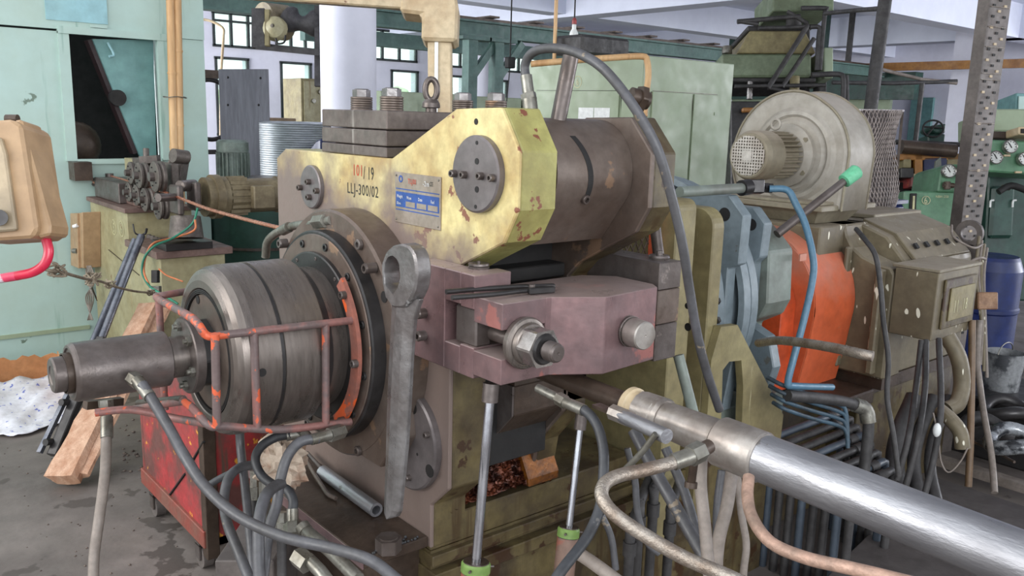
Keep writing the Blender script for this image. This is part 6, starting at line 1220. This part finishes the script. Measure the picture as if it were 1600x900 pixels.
slab([(1545, 275), (1640, 275), (1640, 470), (1535, 470)], 5.9, 6.5, GRND, 'lower_body', gp, .01); slab([(1552, 290), (1588, 290), (1584, 372), (1546, 372)], 5.86, 5.9, GRND, 'round_door', gp, .02); make('hose_coupling', G().cyl(aD(1566, 293, 5.7), aD(1577, 293, 5.7), .02, n=10), FIT, gp); make('black_pipe', G().tube([aD(1560, 300, 5.6), aD(1580, 290, 5.6), aD(1610, 300, 5.6)], .022, 8, 4), DARK, gp)
for x in (1549, 1584): make('white_hook', G().tube([aD(x - 2, 324, 5.84), aD(x - 1, 314, 5.84), aD(x + 4, 313, 5.84)], .007, 6, 3), PAPERW, gp)
# blue barrel, blue bins
q = aZ(1545, 515, 0); q = aD(1542, 455, 5.3); zt3 = aD(1542, 397, 5.3).z
bb = thing('blue_drum', 'dark blue plastic drum standing right of the punched post', 'drum', (q.x, q.y, 0)); make('drum_body', G().lathe((q.x, q.y, 0), (0, 0, 1), [(0, 0), (0, .17), (.06, .18), (zt3 - .08, .18), (zt3 - .02, .16), (zt3, .15), (zt3, 0)], 36), BLUEB, bb); make('hoop', G().lathe((q.x, q.y, zt3 * .6), (0, 0, 1), [(0, .18), (.01, .187), (.03, .187), (.04, .18)], 36), BLUEB, bb)
for k, (x, l) in enumerate(((1352, 'left'), (1378, 'right'))):
    q = aD(x, 330, 5.0); t = thing('blue_bin', 'blue plastic bin behind the blower mesh, the %s one' % l, 'bin', (q.x, q.y, 0)); make('bin_body', G().prism('z', [(q.x - .09, q.y - .09), (q.x + .09, q.y - .09), (q.x + .09, q.y + .09), (q.x - .09, q.y + .09)], .0, q.z + .05), BLUEB, t, bevel=.02); make('bin_rim', G().box(q.x - .10, q.x + .10, q.y - .10, q.y + .10, q.z + .05, q.z + .07), BLUEB, t)
# buckets and scrap at the far right
q = aZ(1578, 650, 0); q = aD(1566, 585, 4.4); z_ = aD(1566, 608, 4.4).z
bk = thing('grease_bucket', 'white-smeared grey metal bucket at the right edge', 'bucket', (q.x, q.y, z_)); make('bucket_wall', G().lathe((q.x, q.y, z_), (0, 0, 1), [(0, 0), (0, .082), (.19, .092), (.193, .089), (.01, .079), (.01, 0)], 32), mat('smeared_bucket', (150, 152, 154), .5, .3, (70, 72, 76), 9, .46, .56), bk); make('bucket_handle', G().tube([(q.x + .09 * math.cos(a), q.y, z_ + .19 + .05 * math.sin(a)) for a in [PI * i / 8 for i in range(9)]], .003, 6, 2), FIT, bk)
make('bucket_stand', G().box(q.x - .25, q.x + .3, q.y - .45, q.y + .2, 0, z_), BLUED, None, 'dark block the smeared bucket stands on', cat='stand', bevel=.01)
for i, (px, py, d, r) in enumerate(((1540, 670, 3.9, .11), (1590, 690, 3.6, .12), (1575, 640, 4.1, .12))):
    q = aD(px, py, d); m_ = (DPIPE, mat('glossy_bag', (170, 174, 178), .25, .3, (60, 62, 66), 12, .45, .55), BLUED)[i]
    make('scrap_coil', G().tube([(q.x + r * math.cos(a), q.y + r * math.sin(a) * .8, max(.03, q.z) + .02 * math.sin(a * 2)) for a in [k * PI / 9 for k in range(18)]], .03, 8, 2, True), m_, None, ('dark scrap ring lying left in the right-hand heap', 'shiny grey scrap ring at the right edge', 'dark scrap ring below the smeared bucket')[i], cat='scrap')
q = aD(1556, 735, 3.9); make('timber_batten', G().obox((q.x, q.y, .06), (.0, .35, 0), (.03, 0, 0), (0, 0, .02)), HOSEB, None, 'grey batten on the floor at the right', cat='batten')
hose('red_tipped_rod', 'thin rod with a red tip among the right-hand scrap', [(1520, 690, 3.9), (1560, 708, 3.7), (1585, 722, 3.6)], .006, STEELR, 'rod', sub=1)
# cardboard part boxes seen behind the gearbox
q = aD(1192, 297, 5.4); make('parts_carton', G().obox(q + V((0, 0, .0)), (.11, 0, 0), (0, .14, 0), (0, 0, .08)), CARD, None, 'small open carton glimpsed between gearbox and blower', cat='box', bevel=.003)
make('carton_shelf', G().obox(q - V((0, 0, .093)), (.15, 0, 0), (0, .15, 0), (0, 0, .012)).box(q.x - .02, q.x + .02, q.y - .02, q.y + .02, 0, q.z - .106), DPIPE, None, 'small dark shelf under the part carton', cat='shelf')
# teal cabinet on the far wall right of the post
t = thing('far_teal_cabinet', 'teal cabinet by the far wall right of the punched post', 'cabinet', tuple(V((aD(1590, 150, 11).x, aD(1590, 150, 11).y, 0)))); slab([(1588, 145), (1650, 148), (1650, 300), (1580, 300)], 11, 11.5, TEALD, 'cabinet_body', t, .01); slab([(1592, 150), (1620, 151), (1617, 290), (1588, 288)], 10.98, 10.995, TEAL, 'door', t, .005)
